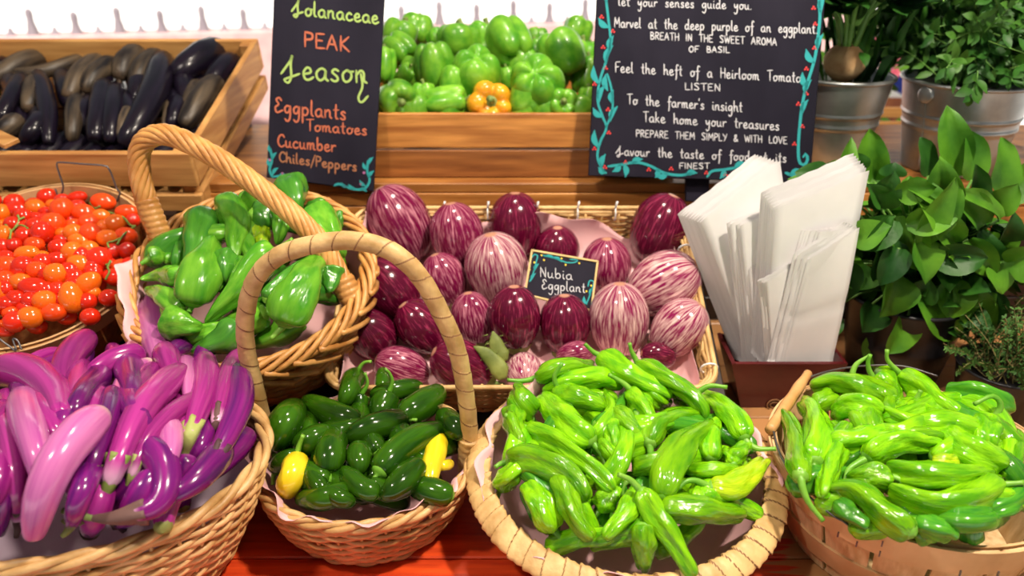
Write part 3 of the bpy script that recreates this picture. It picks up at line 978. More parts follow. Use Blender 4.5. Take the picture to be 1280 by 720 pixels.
# ================================================================ containers
def wicker(label, M, Rx, Ry, H, taper, ns, rows, strand, mt, rim='strands', rimr=0.006, seed=1, power=1.7):
    """round or oval woven basket; M maps local coordinates, z=0 at the rim"""
    rnd = random.Random(seed)
    t = thing('wicker_basket', label, 'basket', M(0, 0, -H))
    ell = Ry / Rx
    K = lambda s: Rx * (1 - taper * s ** power)
    n = ns * 4
    th = np.linspace(0, 2 * math.pi, n, endpoint=False)
    b = MB()
    for j in range(rows):
        s = (j + 0.5) / rows
        ph = math.pi * j
        wob = 0.0012 * np.sin(3 * th + rnd.uniform(0, 6)) + 0.0008 * np.sin(7 * th + rnd.uniform(0, 6))
        r = K(s) + strand * 0.75 * np.cos(ns / 2 * th + ph)
        P = np.array([M(a * math.cos(q), a * ell * math.sin(q), -s * H + w) for a, q, w in zip(r, th, wob)])
        th2 = strand * (1 + 0.16 * np.sin(th * rnd.randint(2, 5) + rnd.uniform(0, 6)))
        b.loop(P, th2 * 0.98, 6, up=M.n)
    for i in range(ns):
        q = 2 * math.pi * (i + 0.0) / ns
        P = np.array([M(K(s) * math.cos(q), K(s) * ell * math.sin(q), -s * H) for s in np.linspace(0, 1, 7)])
        b.tube(P, strand * 0.62, 5)
    if rim == 'braid':            # loops of the border running down over the weave
        for i in range(ns):
            q0 = 2 * math.pi * i / ns
            P = np.array([M((K(s) + strand * 2.2) * math.cos(q0 + s * 1.1), (K(s) + strand * 2.2) * ell * math.sin(q0 + s * 1.1), -s * H) for s in np.linspace(0.0, 0.34, 8)])
            b.tube(P, strand * 0.8, 6)
    b.build('weave', mt, t)
    b = MB()
    b.lathe([(0.0005, -H * 0.985), (K(1) * 0.5, -H * 0.985), (K(1) - strand, -H * 0.97), (K(1), -H), (0.0005, -H)], 40, M, ell=ell)
    b.build('base', mt, t)
    b = MB()
    th = np.linspace(0, 2 * math.pi, 220, endpoint=False)
    if rim == 'strands':          # three loose canes twisted round each other
        for k in range(3):
            a = th * 9 + k * 2.0944
            P = np.array([M((Rx + rimr * 0.9 * math.cos(x)) * math.cos(q), (Rx + rimr * 0.9 * math.cos(x)) * ell * math.sin(q), rimr * 0.7 * math.sin(x) + rimr * 0.3) for q, x in zip(th, a)])
            b.loop(P, rimr * 0.78, 7, up=M.n)
    elif rim == 'braid':
        for k in range(5):
            a = th * 8 + k * 2 * math.pi / 5
            P = np.array([M((Rx + rimr * 1.6 * math.cos(x)) * math.cos(q), (Rx + rimr * 1.6 * math.cos(x)) * ell * math.sin(q), rimr * 1.5 * math.sin(x) - rimr * 0.2) for q, x in zip(th, a)])
            b.loop(P, rimr * 0.72, 7, up=M.n)
    else:                          # flat splint wrapped slantwise over a broad edge
        nt_, m = 936, 36
        th = np.linspace(0, 2 * math.pi, nt_, endpoint=False)
        ph = np.linspace(0, 2 * math.pi, m, endpoint=False)
        TH, PH = np.meshgrid(th, ph, indexing='ij')
        jit = 0.12 * np.sin(7 * TH + 1.0) + 0.08 * np.sin(19 * TH)
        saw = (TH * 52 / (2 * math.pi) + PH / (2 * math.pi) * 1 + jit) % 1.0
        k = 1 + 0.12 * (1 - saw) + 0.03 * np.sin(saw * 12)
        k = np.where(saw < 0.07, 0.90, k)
        a_, z_ = rimr * 1.45 * np.cos(PH) * k, rimr * 0.70 * np.sin(PH) * k
        z_ = z_ * 0.85 - a_ * 0.42
        G = np.zeros((nt_, m, 3))
        G[:] = M.o
        G += ((Rx + a_) * np.cos(TH))[..., None] * A(1, 0, 0) + ((Rx + a_) * ell * np.sin(TH))[..., None] * M.e2 + z_[..., None] * M.n
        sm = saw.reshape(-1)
        b.grid(G, True, True, [1 if q < 0.06 else 0 for q in sm])  # slit faces take the brown that stands for shade
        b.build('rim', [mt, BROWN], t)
        return t, K, ell
    b.build('rim', mt, t)
    t['K'] = 0.0
    return t, K, ell


def liner(label, M, Rx, ell, K, H, heights, mt=None, flare=0.012, inset=0.008, depth_=0.93, seed=3):
    """crumpled paper sheet inside a basket; heights = [(degrees, height above the rim)]"""
    rnd = random.Random(seed)
    hs = sorted(heights)
    hd = np.array([h[0] for h in hs] + [hs[0][0] + 360.0])
    hv = np.array([h[1] for h in hs] + [hs[0][1]])
    n = 140
    b = MB()
    G = np.zeros((n, 15, 3))
    p = [rnd.uniform(0, 6.28) for _ in range(4)]
    for i in range(n):
        dg = 360.0 * i / n
        hh = np.interp(dg if dg >= hd[0] else dg + 360, hd, hv)
        q = math.radians(dg)
        cr = 0.004 * math.sin(9 * q + p[0]) + 0.003 * math.sin(17 * q + p[1])
        hh += 0.35 * abs(hh) * math.sin(13 * q + p[2]) * 0.5 + 0.0015 * math.sin(31 * q + p[3])
        for j in range(15):
            u = j / 14
            if u < 0.65:
                st_ = max(0.0, -hh / H)
                s = st_ + (depth_ - st_) * (1 - u / 0.65)
                r = K(s) - inset - 0.006 * s + cr * 0.4 * (1 - s)
                z = -s * H
            else:
                v = (u - 0.65) / 0.35
                r = K(0) - inset + cr * (0.4 + v) + flare * v ** 2 * (1 if hh > 0 else 0)
                z = hh * v
                if hh < 0:
                    r, z = K(-hh / H) - inset - 0.003, hh + 0.002 * v
            r = max(0.002, r)
            G[i, j] = M(r * math.cos(q), r * ell * math.sin(q), z)
    b.grid(G, True, False)
    c = len(b.v[0])
    I = [i * 15 for i in range(n)]
    b.f.append(tuple(I))
    b.m.append(0)
    o = b.build('paper_liner', mt or PAPER)
    sd = o.modifiers.new('sheet', 'SOLIDIFY')
    sd.thickness = 0.0004
    return tag(o, label, 'paper liner')


def handle(parent, P, r, kind, mt):
    b = MB()
    N = len(P)
    L = np.r_[0, np.cumsum(np.linalg.norm(np.diff(P, axis=0), axis=1))]
    if kind == 'rope':              # thick rope of seven canes
        T = np.gradient(P, axis=0)
        T /= np.linalg.norm(T, axis=1)[:, None]
        u = unit(np.cross(T[0], A(0, 1, 0.2)))
        Us, Ws = [], []
        for i in range(N):
            u = unit(u - np.dot(u, T[i]) * T[i])
            Us.append(u)
            Ws.append(np.cross(T[i], u))
        for k in range(9):
            C = np.array([P[i] + r * 0.72 * (math.cos(2 * math.pi * k / 9 + L[i] * 38) * Us[i] + math.sin(2 * math.pi * k / 9 + L[i] * 38) * Ws[i]) for i in range(N)])
            b.tube(C, r * 0.36, 7)
        return b.build('handle', mt, parent)
    else:                           # flat splint wound round a core
        tot = L[-1]
        P = smooth(P, 800)

        def mod(t, th):
            saw = (t * tot / 0.027 + th / (2 * math.pi)) % 1.0
            return 1 + 0.07 * (1 - saw) - 0.10 * np.clip(1 - saw * 14, 0, 1)
        n0 = len(b.f)
        b.tube(P, r, 30, mod)
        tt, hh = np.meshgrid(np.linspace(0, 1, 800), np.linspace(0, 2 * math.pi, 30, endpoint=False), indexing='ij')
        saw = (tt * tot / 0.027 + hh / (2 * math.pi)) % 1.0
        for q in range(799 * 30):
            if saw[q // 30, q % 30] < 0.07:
                b.m[q] = 1  # winding grooves coloured dark in place of shade
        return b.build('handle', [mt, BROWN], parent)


def binding(parent, a, c, r, mt, turns=7):
    b = MB()
    P = np.array([a * (1 - t) + c * t for t in np.linspace(0, 1, turns * 6)])
    b.tube(P, r, 14, lambda t, th: 1 + 0.09 * np.abs(np.sin(t * turns * math.pi + th / 2)))
    b.build('handle_binding', mt, parent)


HOOPS = {}


def bushel(label, M, Rt, H, taper, nst, staves, gap=0.0022, hoopm=None, band=0.034, midband=True):
    t = thing('bushel_basket', label, 'basket', M(0, 0, -H))
    K = lambda s: Rt * (1 - taper * s)
    b = MB()
    for i in range(nst):
        a0, a1 = 2 * math.pi * i / nst, 2 * math.pi * (i + 1) / nst
        rows = []
        for s in np.linspace(0, 1, 5):
            r = K(s)
            g = gap / 2 / r + 0.004 * s
            q = np.linspace(a0 + g, a1 - g, 5)
            rows.append([M(r * math.cos(x), r * math.sin(x), -s * H + 0.002) for x in q])
        O = np.array(rows)
        ax = np.array([M(0, 0, -s * H) for s in np.linspace(0, 1, 5)])
        I = np.array([[p - unit(p - ax[j]) * 0.003 for p in O[j]] for j in range(5)])
        nb = b.n
        b.grid(O)
        b.grid(I[:, ::-1])
        o2 = 25
        id_ = lambda j, k: nb + j * 5 + k
        ii = lambda j, k: nb + o2 + j * 5 + (4 - k)
        for j in range(4):
            b.f += [(id_(j, 0), id_(j + 1, 0), ii(j + 1, 0), ii(j, 0)), (id_(j + 1, 4), id_(j, 4), ii(j, 4), ii(j + 1, 4))]
            b.f += [(id_(0, j + 1), id_(0, j), ii(0, j), ii(0, j + 1)), (id_(4, j), id_(4, j + 1), ii(4, j + 1), ii(4, j))]
            b.m += [0] * 4
    b.build('stave_wall', staves, t, False)
    b = MB()
    b.lathe([(0.0005, -H + 0.004), (K(1) - 0.003, -H + 0.004), (K(1) - 0.003, -H - 0.001), (0.0005, -H - 0.001)], 40, M)
    b.build('base', staves, t, False)

    def hoop(nm, s, h, off, th_=0.003):
        r = K(s) + off
        r2 = r - taper * Rt * h / H
        b = MB()
        b.lathe([(r, -s * H + 0.004), (r + th_, -s * H + 0.0035), (r2 + th_, -s * H - h), (r2, -s * H - h)], 96, M, True)
        return b.build(nm, hoopm or HOOP, t, False)
    HOOPS[label] = hoop('rim_hoop', 0.0, band, 0.0006)
    r = K(0) - 0.0072
    b = MB()
    b.lathe([(r, 0.005), (r + 0.0032, 0.005), (r + 0.0032 - taper * Rt * band / H, -band * 0.9), (r - taper * Rt * band / H, -band * 0.9)], 96, M, True)
    b.build('inner_hoop', hoopm or HOOP, t, False)
    if midband:
        hoop('middle_hoop', 0.60, band * 0.75, 0.0006)
    return t, K


def rim_obst(pile, M, R, ell, r, n=60, z=0.0):
    th = np.linspace(0, 2 * math.pi, n, endpoint=False)
    pile.obstacle([M(R * math.cos(q), R * ell * math.sin(q), z) for q in th], r)


def wire(parent, P, r=0.0013, name='wire_handle', n=60):
    b = MB()
    b.tube(smooth(P, n), r, 7)
    return b.build(name, WIRE, parent)


def rim_frame(px, py, z, hw, tilt):
    """frame with its origin on the picture point at height z; radius giving half-width hw"""
    o = PZ(px, py, z)
    return frame(o, tilt), hw / FPX * depth(o)


# ---- round handled basket of jalapeños
MJ, RJ = rim_frame(459, 569, 0.088, 132, 0)
HJ = 0.086
JB, KJ, eJ = wicker('small round wicker basket with tall wrapped handle, holding jalapenos', MJ, RJ, RJ * 1.0, HJ, 0.26, 30, 12, 0.0036, WICKER, 'strands', 0.0055, 5)
hp = [(334, 560), (328, 524), (318, 480), (308, 435), (307, 395), (318, 352), (345, 322), (390, 306), (440, 301), (487, 313), (524, 345), (553, 395), (572, 440), (583, 500), (587, 545), (585, 577)]
pa, pb_ = PD(334, 560, depth(PZ(330, 545, 0.088))), PD(585, 577, depth(PZ(587, 560, 0.088)))
hn = unit(np.cross(pb_ - pa, A(0.0, -0.10, 1)))
HP = smooth([PP(x, y, (pa + pb_) / 2, hn) for x, y in hp], 150)
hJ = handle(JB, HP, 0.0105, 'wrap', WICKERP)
binding(hJ, HP[-9], HP[-1] + A(0, 0, -0.012), 0.0135, WICKERP, 5)
binding(hJ, HP[6], HP[0] + A(0, 0, -0.012), 0.0115, WICKER, 5)
liner('pink paper sheet lining the jalapeno basket', MJ, RJ, 1.0, KJ, HJ,
      [(0, 0.004), (40, -0.004), (90, 0.004), (140, 0.010), (165, 0.024), (185, 0.034), (205, 0.030), (225, 0.016), (240, 0.008), (255, 0.010), (270, 0.010), (290, 0.012), (305, 0.014), (320, 0.020), (335, 0.008)], seed=8)

# ---- broad round basket of slender green peppers
MS, RS = rim_frame(781, 583, 0.104, 183, 8)
HS = 0.082
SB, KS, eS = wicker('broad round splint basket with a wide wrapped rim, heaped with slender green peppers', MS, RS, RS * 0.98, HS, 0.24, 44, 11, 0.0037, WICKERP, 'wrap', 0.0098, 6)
liner('pink paper sheet lining the broad round pepper basket', MS, RS, 0.98, KS, HS,
      [(0, 0.012), (20, 0.018), (50, 0.012), (80, 0.01), (110, 0.028), (125, 0.034), (140, 0.012), (165, 0.014), (185, 0.016), (200, 0.004), (215, -0.008), (232, 0.006), (250, -0.002), (262, 0.022), (272, 0.014), (285, -0.006), (300, 0.008), (315, -0.01), (335, -0.01)], inset=0.013, seed=12)

# ---- bushel basket at the right
MBk, RB = rim_frame(1142, 568, 0.122, 172, 0)
BLAB = 'pale wooden bushel basket with a wire bail, full of slender green peppers'
BB, KB = bushel(BLAB, MBk, RB, 0.12, 0.20, 17, STAVE, gap=0.0042)
for dg in (221, 228, 236, 262, 275, 288):
    q = math.radians(dg)
    for z in (-0.010, -0.024):
        c = MBk((RB + 0.0039 - 0.02 * 0.0) * math.cos(q), (RB + 0.0039) * math.sin(q), z)
        if dg in (228, 236) or z < -0.02:
            b = MB()
            tg = A(-math.sin(q), math.cos(q), 0)
            b.box(c, A(0, 0, 0.0035), tg * 0.0008, A(math.cos(q), math.sin(q), 0) * 0.0008)
            b.build('staple', WIRE, HOOPS[BLAB], False)
up = A(0, 0, 1)
RPt = lambda px, py, dz=0.012: PP(px, py, MBk.o + up * dz, up)
bail = wire(BB, [RPt(1068, 657, 0.006), RPt(1055, 652, 0.008), RPt(1035, 640), RPt(1000, 609), RPt(976, 570), RPt(966, 536)])
wire(BB, [RPt(1004, 474), RPt(1040, 463), RPt(1085, 457), RPt(1130, 458), RPt(1172, 470, 0.006)])
wire(BB, [RPt(1052, 650, 0.010), RPt(1066, 660, 0.008), RPt(1072, 655, 0.008), RPt(1066, 645, 0.010), RPt(1040, 636)], 0.0012)
b = MB()
g = smooth([RPt(962, 538), RPt(984, 505), RPt(1010, 467)], 24)
b.tube(g, [0.0055 + 0.0022 * math.sin(math.pi * min(1, 0.12 + 0.8 * t)) + 0.0006 * math.sin(t * 19) for t in np.linspace(0, 1, 24)], 14)
b.build('wooden_grip', M1('grip_wood', (0.52, 0.25, 0.08), (0.66, 0.36, 0.14), 30, 0.45), bail)

# ---- oval basket of long eggplants, left front
ME = frame(PZ(92, 574, 0.155), 0)
RE = 0.232 / FPX * 1000 * depth(ME.o)
RE = 234 / FPX * depth(ME.o)
eE = 0.172 / RE
HE = 0.152
EB, KE, _ = wicker('large oval wicker basket at the left front, holding long purple eggplants', ME, RE, RE * eE, HE, 0.30, 44, 20, 0.0040, WICKER, 'strands', 0.0062, 7, 1.4)
liner('lavender paper sheet lining the basket of long purple eggplants', ME, RE, eE, KE, HE,
      [(0, -0.05), (90, -0.04), (180, -0.01), (215, 0.004), (235, 0.010), (255, 0.010), (268, 0.012), (280, 0.006), (292, -0.01), (305, -0.03), (320, -0.05)], PAPERL, seed=14)

# ---- handled basket of broad green peppers, behind
og = PY(312, 343, 1.085)
MG = frame(og, TILT)
RG = 147 / FPX * depth(og)
HG = (np.dot(og - A(0, 1.0, 0.03), MG.n)) - 0.007
GB, KG, eG = wicker('honey coloured wicker basket with a thick twisted rope handle, holding broad green peppers', MG, RG, RG, HG, 0.24, 30, 14, HG / 14 * 0.55, WICKERW, 'braid', 0.0060, 9, 1.6)
ga, gb = MG(RG * math.cos(math.radians(163)), RG * math.sin(math.radians(163)), 0.0), MG(RG * math.cos(math.radians(-14)), RG * math.sin(math.radians(-14)), 0)
gn = unit(np.cross(gb - ga, A(0, 0.12, 1)))
HP = smooth([PP(x, y, (ga + gb) / 2, gn) for x, y in [(198, 290), (186, 262), (176, 222), (174, 193), (183, 175), (204, 168), (235, 178), (280, 203), (325, 235), (368, 270), (402, 306), (424, 345), (437, 368)]], 150)
hG = handle(GB, HP, 0.0150, 'rope', WICKERW)
binding(hG, HP[14], HP[0] + unit(HP[0] - HP[8]) * 0.012, 0.0158, WICKERW, 7)
binding(hG, HP[-8], HP[-1] + unit(HP[-1] - HP[-8]) * 0.02, 0.0175, WICKERW, 5)
liner('pink paper sheet lining the rope handled pepper basket', MG, RG, 1.0, KG, HG,
      [(0, -0.02), (30, 0.006), (60, 0.0), (90, -0.01), (130, -0.02), (165, 0.0), (185, 0.030), (205, 0.030), (222, 0.01), (240, -0.02), (320, -0.02)], seed=19)

# ---- bushel basket of tomatoes
ot = PY(42, 328, 1.165)
MT = frame(ot, TILT)
RTm = 143 / FPX * depth(ot)
HT = (np.dot(ot - A(0, 1.0, 0.03), MT.n)) - 0.007
TB, KT = bushel('brown bushel basket with bent wire handles, full of cherry tomatoes', MT, RTm, HT, 0.16, 18, STAVED, hoopm=HOOP, band=0.026, midband=False)
hy = PY(105, 245, 1.30)[1]
wire(TB, [PY(*q, hy) for q in [(69, 236), (74, 247), (79, 234), (75, 220), (71, 206), (75, 203), (103, 205), (130, 207), (136, 211), (141, 222), (146, 236), (150, 241), (146, 252)]], 0.0016)
fy = PY(17, 425, 1.0)[1]
wire(TB, [PD(q[0], q[1], depth(MT(-0.03, -RTm - 0.006, 0.0))) for q in [(-6, 420), (8, 430), (20, 438), (16, 424), (22, 426), (27, 437)]], 0.0014)

# ---- tilted wicker tray of striped eggplants
X0, X1 = -0.262, 0.288
YF, YB = 1.012, 1.338
HTr = 0.070
MR = frame(A(0.013, YF, SL(YF) + 0.0065), TILT)
LX, LY = (X1 - X0) / 2, (YB - YF) / math.cos(math.radians(TILT))
tr = thing('wicker_tray', 'rectangular wicker tray with white ties along its rim, holding striped eggplants', 'tray', MR(0, LY / 2, 0))


def rrect(hx, y0, y1, rc, n=8, per=34):
    P = []
    for cx, cy, a0 in ((hx - rc, y1 - rc, 0), (-hx + rc, y1 - rc, 90), (-hx + rc, y0 + rc, 180), (hx - rc, y0 + rc, 270)):
        for a in np.linspace(a0, a0 + 90, n):
            P.append((cx + rc * math.cos(math.radians(a)), cy + rc * math.sin(math.radians(a))))
    P = np.array(P + [P[0]])
    L = np.r_[0, np.cumsum(np.linalg.norm(np.diff(P, axis=0), axis=1))]
    s = np.linspace(0, L[-1], per, endpoint=False)
    return np.stack([np.interp(s, L, P[:, k]) for k in range(2)], 1)


b = MB()
rows = 11
nper = 240
for j in range(rows):
    z = HTr * (j + 0.5) / rows
    sp_ = 0.006 * (z / HTr)
    Q = rrect(LX - 0.006 + sp_, 0.004 - sp_, LY - 0.004 + sp_, 0.03, per=nper)
    nx = np.roll(Q, -1, 0) - np.roll(Q, 1, 0)
    nx = np.stack([nx[:, 1], -nx[:, 0]], 1) / np.linalg.norm(nx, axis=1)[:, None]
    wv = 0.0026 * np.cos(np.arange(nper) * 2 * math.pi / 8 + math.pi * j)
    Q = Q + nx * wv[:, None]
    b.loop([MR(q[0], q[1], z) for q in Q], 0.0032, 6, up=MR.n)
Q = rrect(LX - 0.004, 0.002, LY - 0.002, 0.03, per=60)
for q in Q:
    b.tube([MR(q[0], q[1], 0.001), MR(q[0], q[1], HTr)], 0.0022, 5)
b.build('weave', WICKERP, tr)
b = MB()
Q = rrect(LX + 0.004, -0.004, LY + 0.004, 0.034, per=200)
for dz, dr in ((0.0, 0.0), (0.007, 0.0035), (0.004, -0.004)):
    c = Q.mean(0)
    b.loop([MR(q[0] + math.copysign(dr, q[0]), q[1] + math.copysign(dr, q[1] - c[1]), HTr + dz) for q in Q], 0.0040, 7, up=MR.n)
b.build('rim', WICKERP, tr)
b = MB()
b.box(MR(0, LY / 2, -0.001), A(LX - 0.012, 0, 0), MR.e2 * (LY / 2 - 0.01), MR.n * 0.0025)
b.build('base', WICKERP, tr, False)
TIE = M1('white_plastic', (0.80, 0.80, 0.80), None, 5, 0.4)
for i, (x, y) in enumerate([(-0.21, LY), (-0.13, LY), (-0.055, LY), (0.03, LY), (0.10, LY), (0.165, LY), (0.225, LY), (LX, 0.27), (LX, 0.12), (LX, 0.03)]):
    a = np.linspace(0, 2 * math.pi, 16, endpoint=False)
    b = MB()
    if y == LY:
        P = [MR(x, y + 0.010 * math.cos(q), HTr + 0.001 + 0.012 * math.sin(q)) for q in a]
        b.loop(P, 0.0015, 6, up=(1, 0, 0))
        b.tube([MR(x, y, HTr + 0.012), MR(x + 0.002, y + 0.003, HTr + 0.026)], 0.0019, 6)
    else:
        P = [MR(x + 0.012 * math.cos(q), y, HTr + 0.001 + 0.012 * math.sin(q)) for q in a]
        b.loop(P, 0.0017, 6, up=MR.e2)
    b.build('cable_tie', TIE, tr)
# its pink paper
b = MB()
nu, nv = 70, 44
G = np.zeros((nu, nv, 3))
for i in range(nu):
    for j in range(nv):
        u, v = i / (nu - 1) * 2 - 1, j / (nv - 1)
        x = u * (LX + 0.010)
        y = 0.004 + v * (LY + 0.008 - 0.004)
        e = max(0, (abs(x) - (LX - 0.035)) / 0.035, (y - (LY - 0.035)) / 0.035, (0.03 - y) / 0.03)
        hgt = HTr * (0.80 + 0.34 * math.sin(5.2 * u + 0.9) * (1 if v > 0.5 else 0.4) + 0.12 * math.sin(17 * u + 6 * v))
        x2 = max(-LX + 0.013, min(LX - 0.013, x)) + 0.002 * math.sin(22 * v)
        y2 = max(0.012, min(LY - 0.012, y)) - 0.004 * (e > 0) * (1 + math.sin(11 * u))
        G[i, j] = MR(x2, y2, 0.006 + min(1, e) ** 1.3 * hgt + 0.003 * math.sin(9 * u + 5 * v))
b.grid(G)
o = b.build('paper_liner', PAPER)
sd = o.modifiers.new('sheet', 'SOLIDIFY')
sd.thickness = 0.0004
tag(o, 'pink paper sheet lining the wicker tray of striped eggplants', 'paper liner')

# ================================================================ produce
def filler(pile, name, label, cat, group, n, cx, cy, rx, ry, ln, wid, pr, skins, stemmat, seed, modargs=None, push=0.014, ang=(0, 6.28)):
    rnd = random.Random(seed)
    for i in range(n):
        a, q = rnd.uniform(*ang), math.sqrt((i + 0.5) / n)
        an = i * 2.39996
        x, y = cx + rx * q * math.cos(an), cy + ry * q * math.sin(an)
        dx, dy = math.cos(a) * ln / 2, math.sin(a) * ln / 2 * 0.7
        w = wid * rnd.uniform(0.85, 1.1)
        bend = rnd.uniform(-0.2, 0.2)
        fruit(pile, name, label, cat, group, [(x - dx, y - dy), (x - dy * bend, y + dx * bend), (x + dx, y + dy)], w, None, pr, rnd.choice(skins), stemmat, rnd,
              modargs=modargs, push=push)


SG = 'slender green peppers in the broad round basket'
ps = Pile(MS, RS, RS, -0.022, 0.040)
rim_obst(ps, MS, RS, 0.98, 0.010)
SH = dict(lobes=3, amp=0.34, wob=0.085, cleft=0.16)
filler(ps, 'slender_pepper', 'slender green pepper mostly buried under others in the broad round basket', 'pepper', SG, 30, 782, 584, 150, 106, 88, 29, PR_SHI, [SHIS, SHIS, SHISD], STEMG, 4, SH)
SL_ = [
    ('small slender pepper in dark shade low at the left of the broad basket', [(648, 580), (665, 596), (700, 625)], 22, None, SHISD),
    ('olive tinted slender pepper hanging stem down at the lower left of the broad basket', [(690, 661), (676, 632), (660, 606)], 34, [(697, 668), (710, 685)], SHIS),
    ('short slender pepper half hidden near the middle of the broad basket', [(768, 515), (785, 530), (802, 547)], 26, None, SHIS),
    ('stubby slender pepper peeping out left of the basket middle', [(765, 532), (768, 562)], 24, None, SHIS),
    ('small round-ended pepper peeping out beneath the long left pepper', [(755, 556), (770, 578)], 20, None, SHIS),
    ('slender pepper standing at the left rim under the stubby nodding pepper', [(640, 515), (643, 535), (652, 560)], 28, None, SHIS),
    ('slender pepper tucked beneath the topmost long pepper at the right', [(845, 493), (858, 503), (874, 516)], 22, None, SHIS),
    ('pale slender pepper standing upright at the right beside the big tilted pepper', [(888, 575), (889, 553), (894, 527)], 26, None, SHIS),
    ('slim tip of a pepper rising beside the upright pale pepper', [(917, 582), (906, 562)], 18, None, SHIS),
    ('slender pepper resting slantwise against the right paper edge', [(914, 576), (925, 565), (938, 553)], 22, None, SHIS),
    ('small pale pepper below the yellow green one', [(868, 632), (872, 607)], 20, None, SHIS),
    ('slender pepper with a dark seam lying flat at the right of the big tilted pepper', [(862, 590), (890, 589), (921, 588)], 24, None, SHIS),
    ('slender pepper curving down the middle of the broad basket', [(752, 614), (766, 592), (780, 565), (785, 527)], 25, None, SHIS),
    ('slender pepper with a hooked stem lying under the big tilted pepper', [(797, 586), (815, 580), (838, 572)], 24, [(790, 598), (780, 606), (777, 620)], SHIS),
    ('stubby pepper nodding stem down in the lower middle', [(752, 633), (760, 622), (770, 608)], 28, [(748, 640), (742, 649)], SHIS),
    ('slender pepper running down to the front paper fold', [(796, 616), (781, 645), (755, 674)], 26, None, SHIS),
    ('slender pepper lying at the back left with a thin stem pointing left', [(673, 472), (705, 459), (742, 459)], 24, [(655, 476), (634, 475)], SHIS),
    ('plump slender pepper below the back left one, stem to the right', [(770, 480), (742, 473), (710, 478), (681, 489)], 28, [(788, 480), (806, 485)], SHIS),
    ('slender pepper under the nodding end at the left rim, stem pointing down', [(627, 604), (638, 594), (652, 580)], 28, [(623, 617), (617, 636)], SHIS),
    ('double-tipped pepper pointing down at the left front', [(698, 600), (718, 645), (740, 676)], 31, None, SHIS),
    ('ribbed slender pepper at the lower right with a blunt folded tip', [(826, 636), (865, 636), (900, 641), (930, 643)], 33, None, SHIS),
    ('yellow green pepper at the right rim with a curved stem pointing left', [(886, 609), (912, 611), (937, 594), (956, 576)], 30, [(870, 601), (857, 602), (847, 612)], SHISY),
    ('dark-seamed slender pepper sliding over the right rim with a long stem outward', [(931, 549), (922, 529), (903, 509), (879, 494)], 27, [(936, 555), (948, 561), (970, 561)], SHIS),
    ('thin pepper behind it whose stem curls towards the paper bags', [(868, 497), (850, 489), (832, 488)], 20, [(876, 488), (888, 482), (909, 484)], SHIS),
    ('small hooked pepper below the pile top at the centre right', [(812, 490), (823, 503), (836, 506)], 20, None, SHIS),
    ('crumpled wide pepper with a tall curving stem in the upper left', [(703, 496), (722, 499), (752, 508)], 36, [(697, 485), (693, 470), (703, 454)], SHIS),
    ('short thick pepper facing the viewer with a straight stem to the upper left', [(792, 495), (803, 509), (817, 529)], 29, [(783, 482), (761, 468)], SHIS),
    ('crescent pepper bent round the crumpled wide one', [(740, 550), (755, 534), (765, 512), (753, 490)], 21, None, SHIS),
    ('hunched pepper at the centre right with its stem hanging down', [(812, 556), (818, 538), (842, 521), (875, 517)], 27, [(814, 572), (815, 582), (818, 594)], SHIS),
    ('long slender pepper across the left middle, stem at the upper left', [(661, 537), (690, 549), (722, 570), (750, 593), (768, 614)], 28, [(645, 529), (631, 518)], SHIS),
    ('stubby nodding pepper at the left rim, calyx facing the viewer', [(660, 514), (652, 502), (648, 487)], 29, [(665, 520), (670, 529)], SHIS),
    ('wide ridged pepper slanting across the upper left, stem hanging at its lower end', [(741, 553), (720, 538), (700, 520), (678, 496)], 34, [(748, 562), (754, 572), (757, 582)], SHIS),
    ('humped pepper at the top of the heap with a stubby stem to the left', [(752, 445), (772, 458), (795, 474), (820, 485), (840, 497)], 28, [(742, 440), (731, 430)], SHIS),
    ('longest pepper running down the upper right from a raised stem', [(797, 456), (830, 473), (858, 489), (876, 506), (881, 524)], 26, [(793, 446), (789, 438), (787, 429)], SHIS),
    ('big glossy pepper tilted across the right middle, tip at the top', [(826, 624), (837, 588), (856, 556), (890, 531)], 38, None, SHIS),
    ('big arched pepper at the left front with a highlight along its back', [(637, 576), (665, 575), (697, 586), (722, 604), (733, 626)], 38, [(625, 580), (619, 584)], SHIS),
    ('short pepper hanging over the front rim', [(801, 655), (804, 682), (806, 712)], 29, None, SHIS),
    ('long straight pepper reaching over the front rim, stem at its upper end', [(800, 612), (820, 645), (845, 681), (869, 722)], 29, [(788, 600), (773, 593)], SHIS),
]
for i, (lb_, pts, w, stem, sk) in enumerate(SL_):
    fruit(ps, 'slender_pepper', lb_, 'pepper', SG, pts, w, stem, PR_SHI, sk, STEMG, random.Random(100 + i), modargs=SH, fat=1.07)

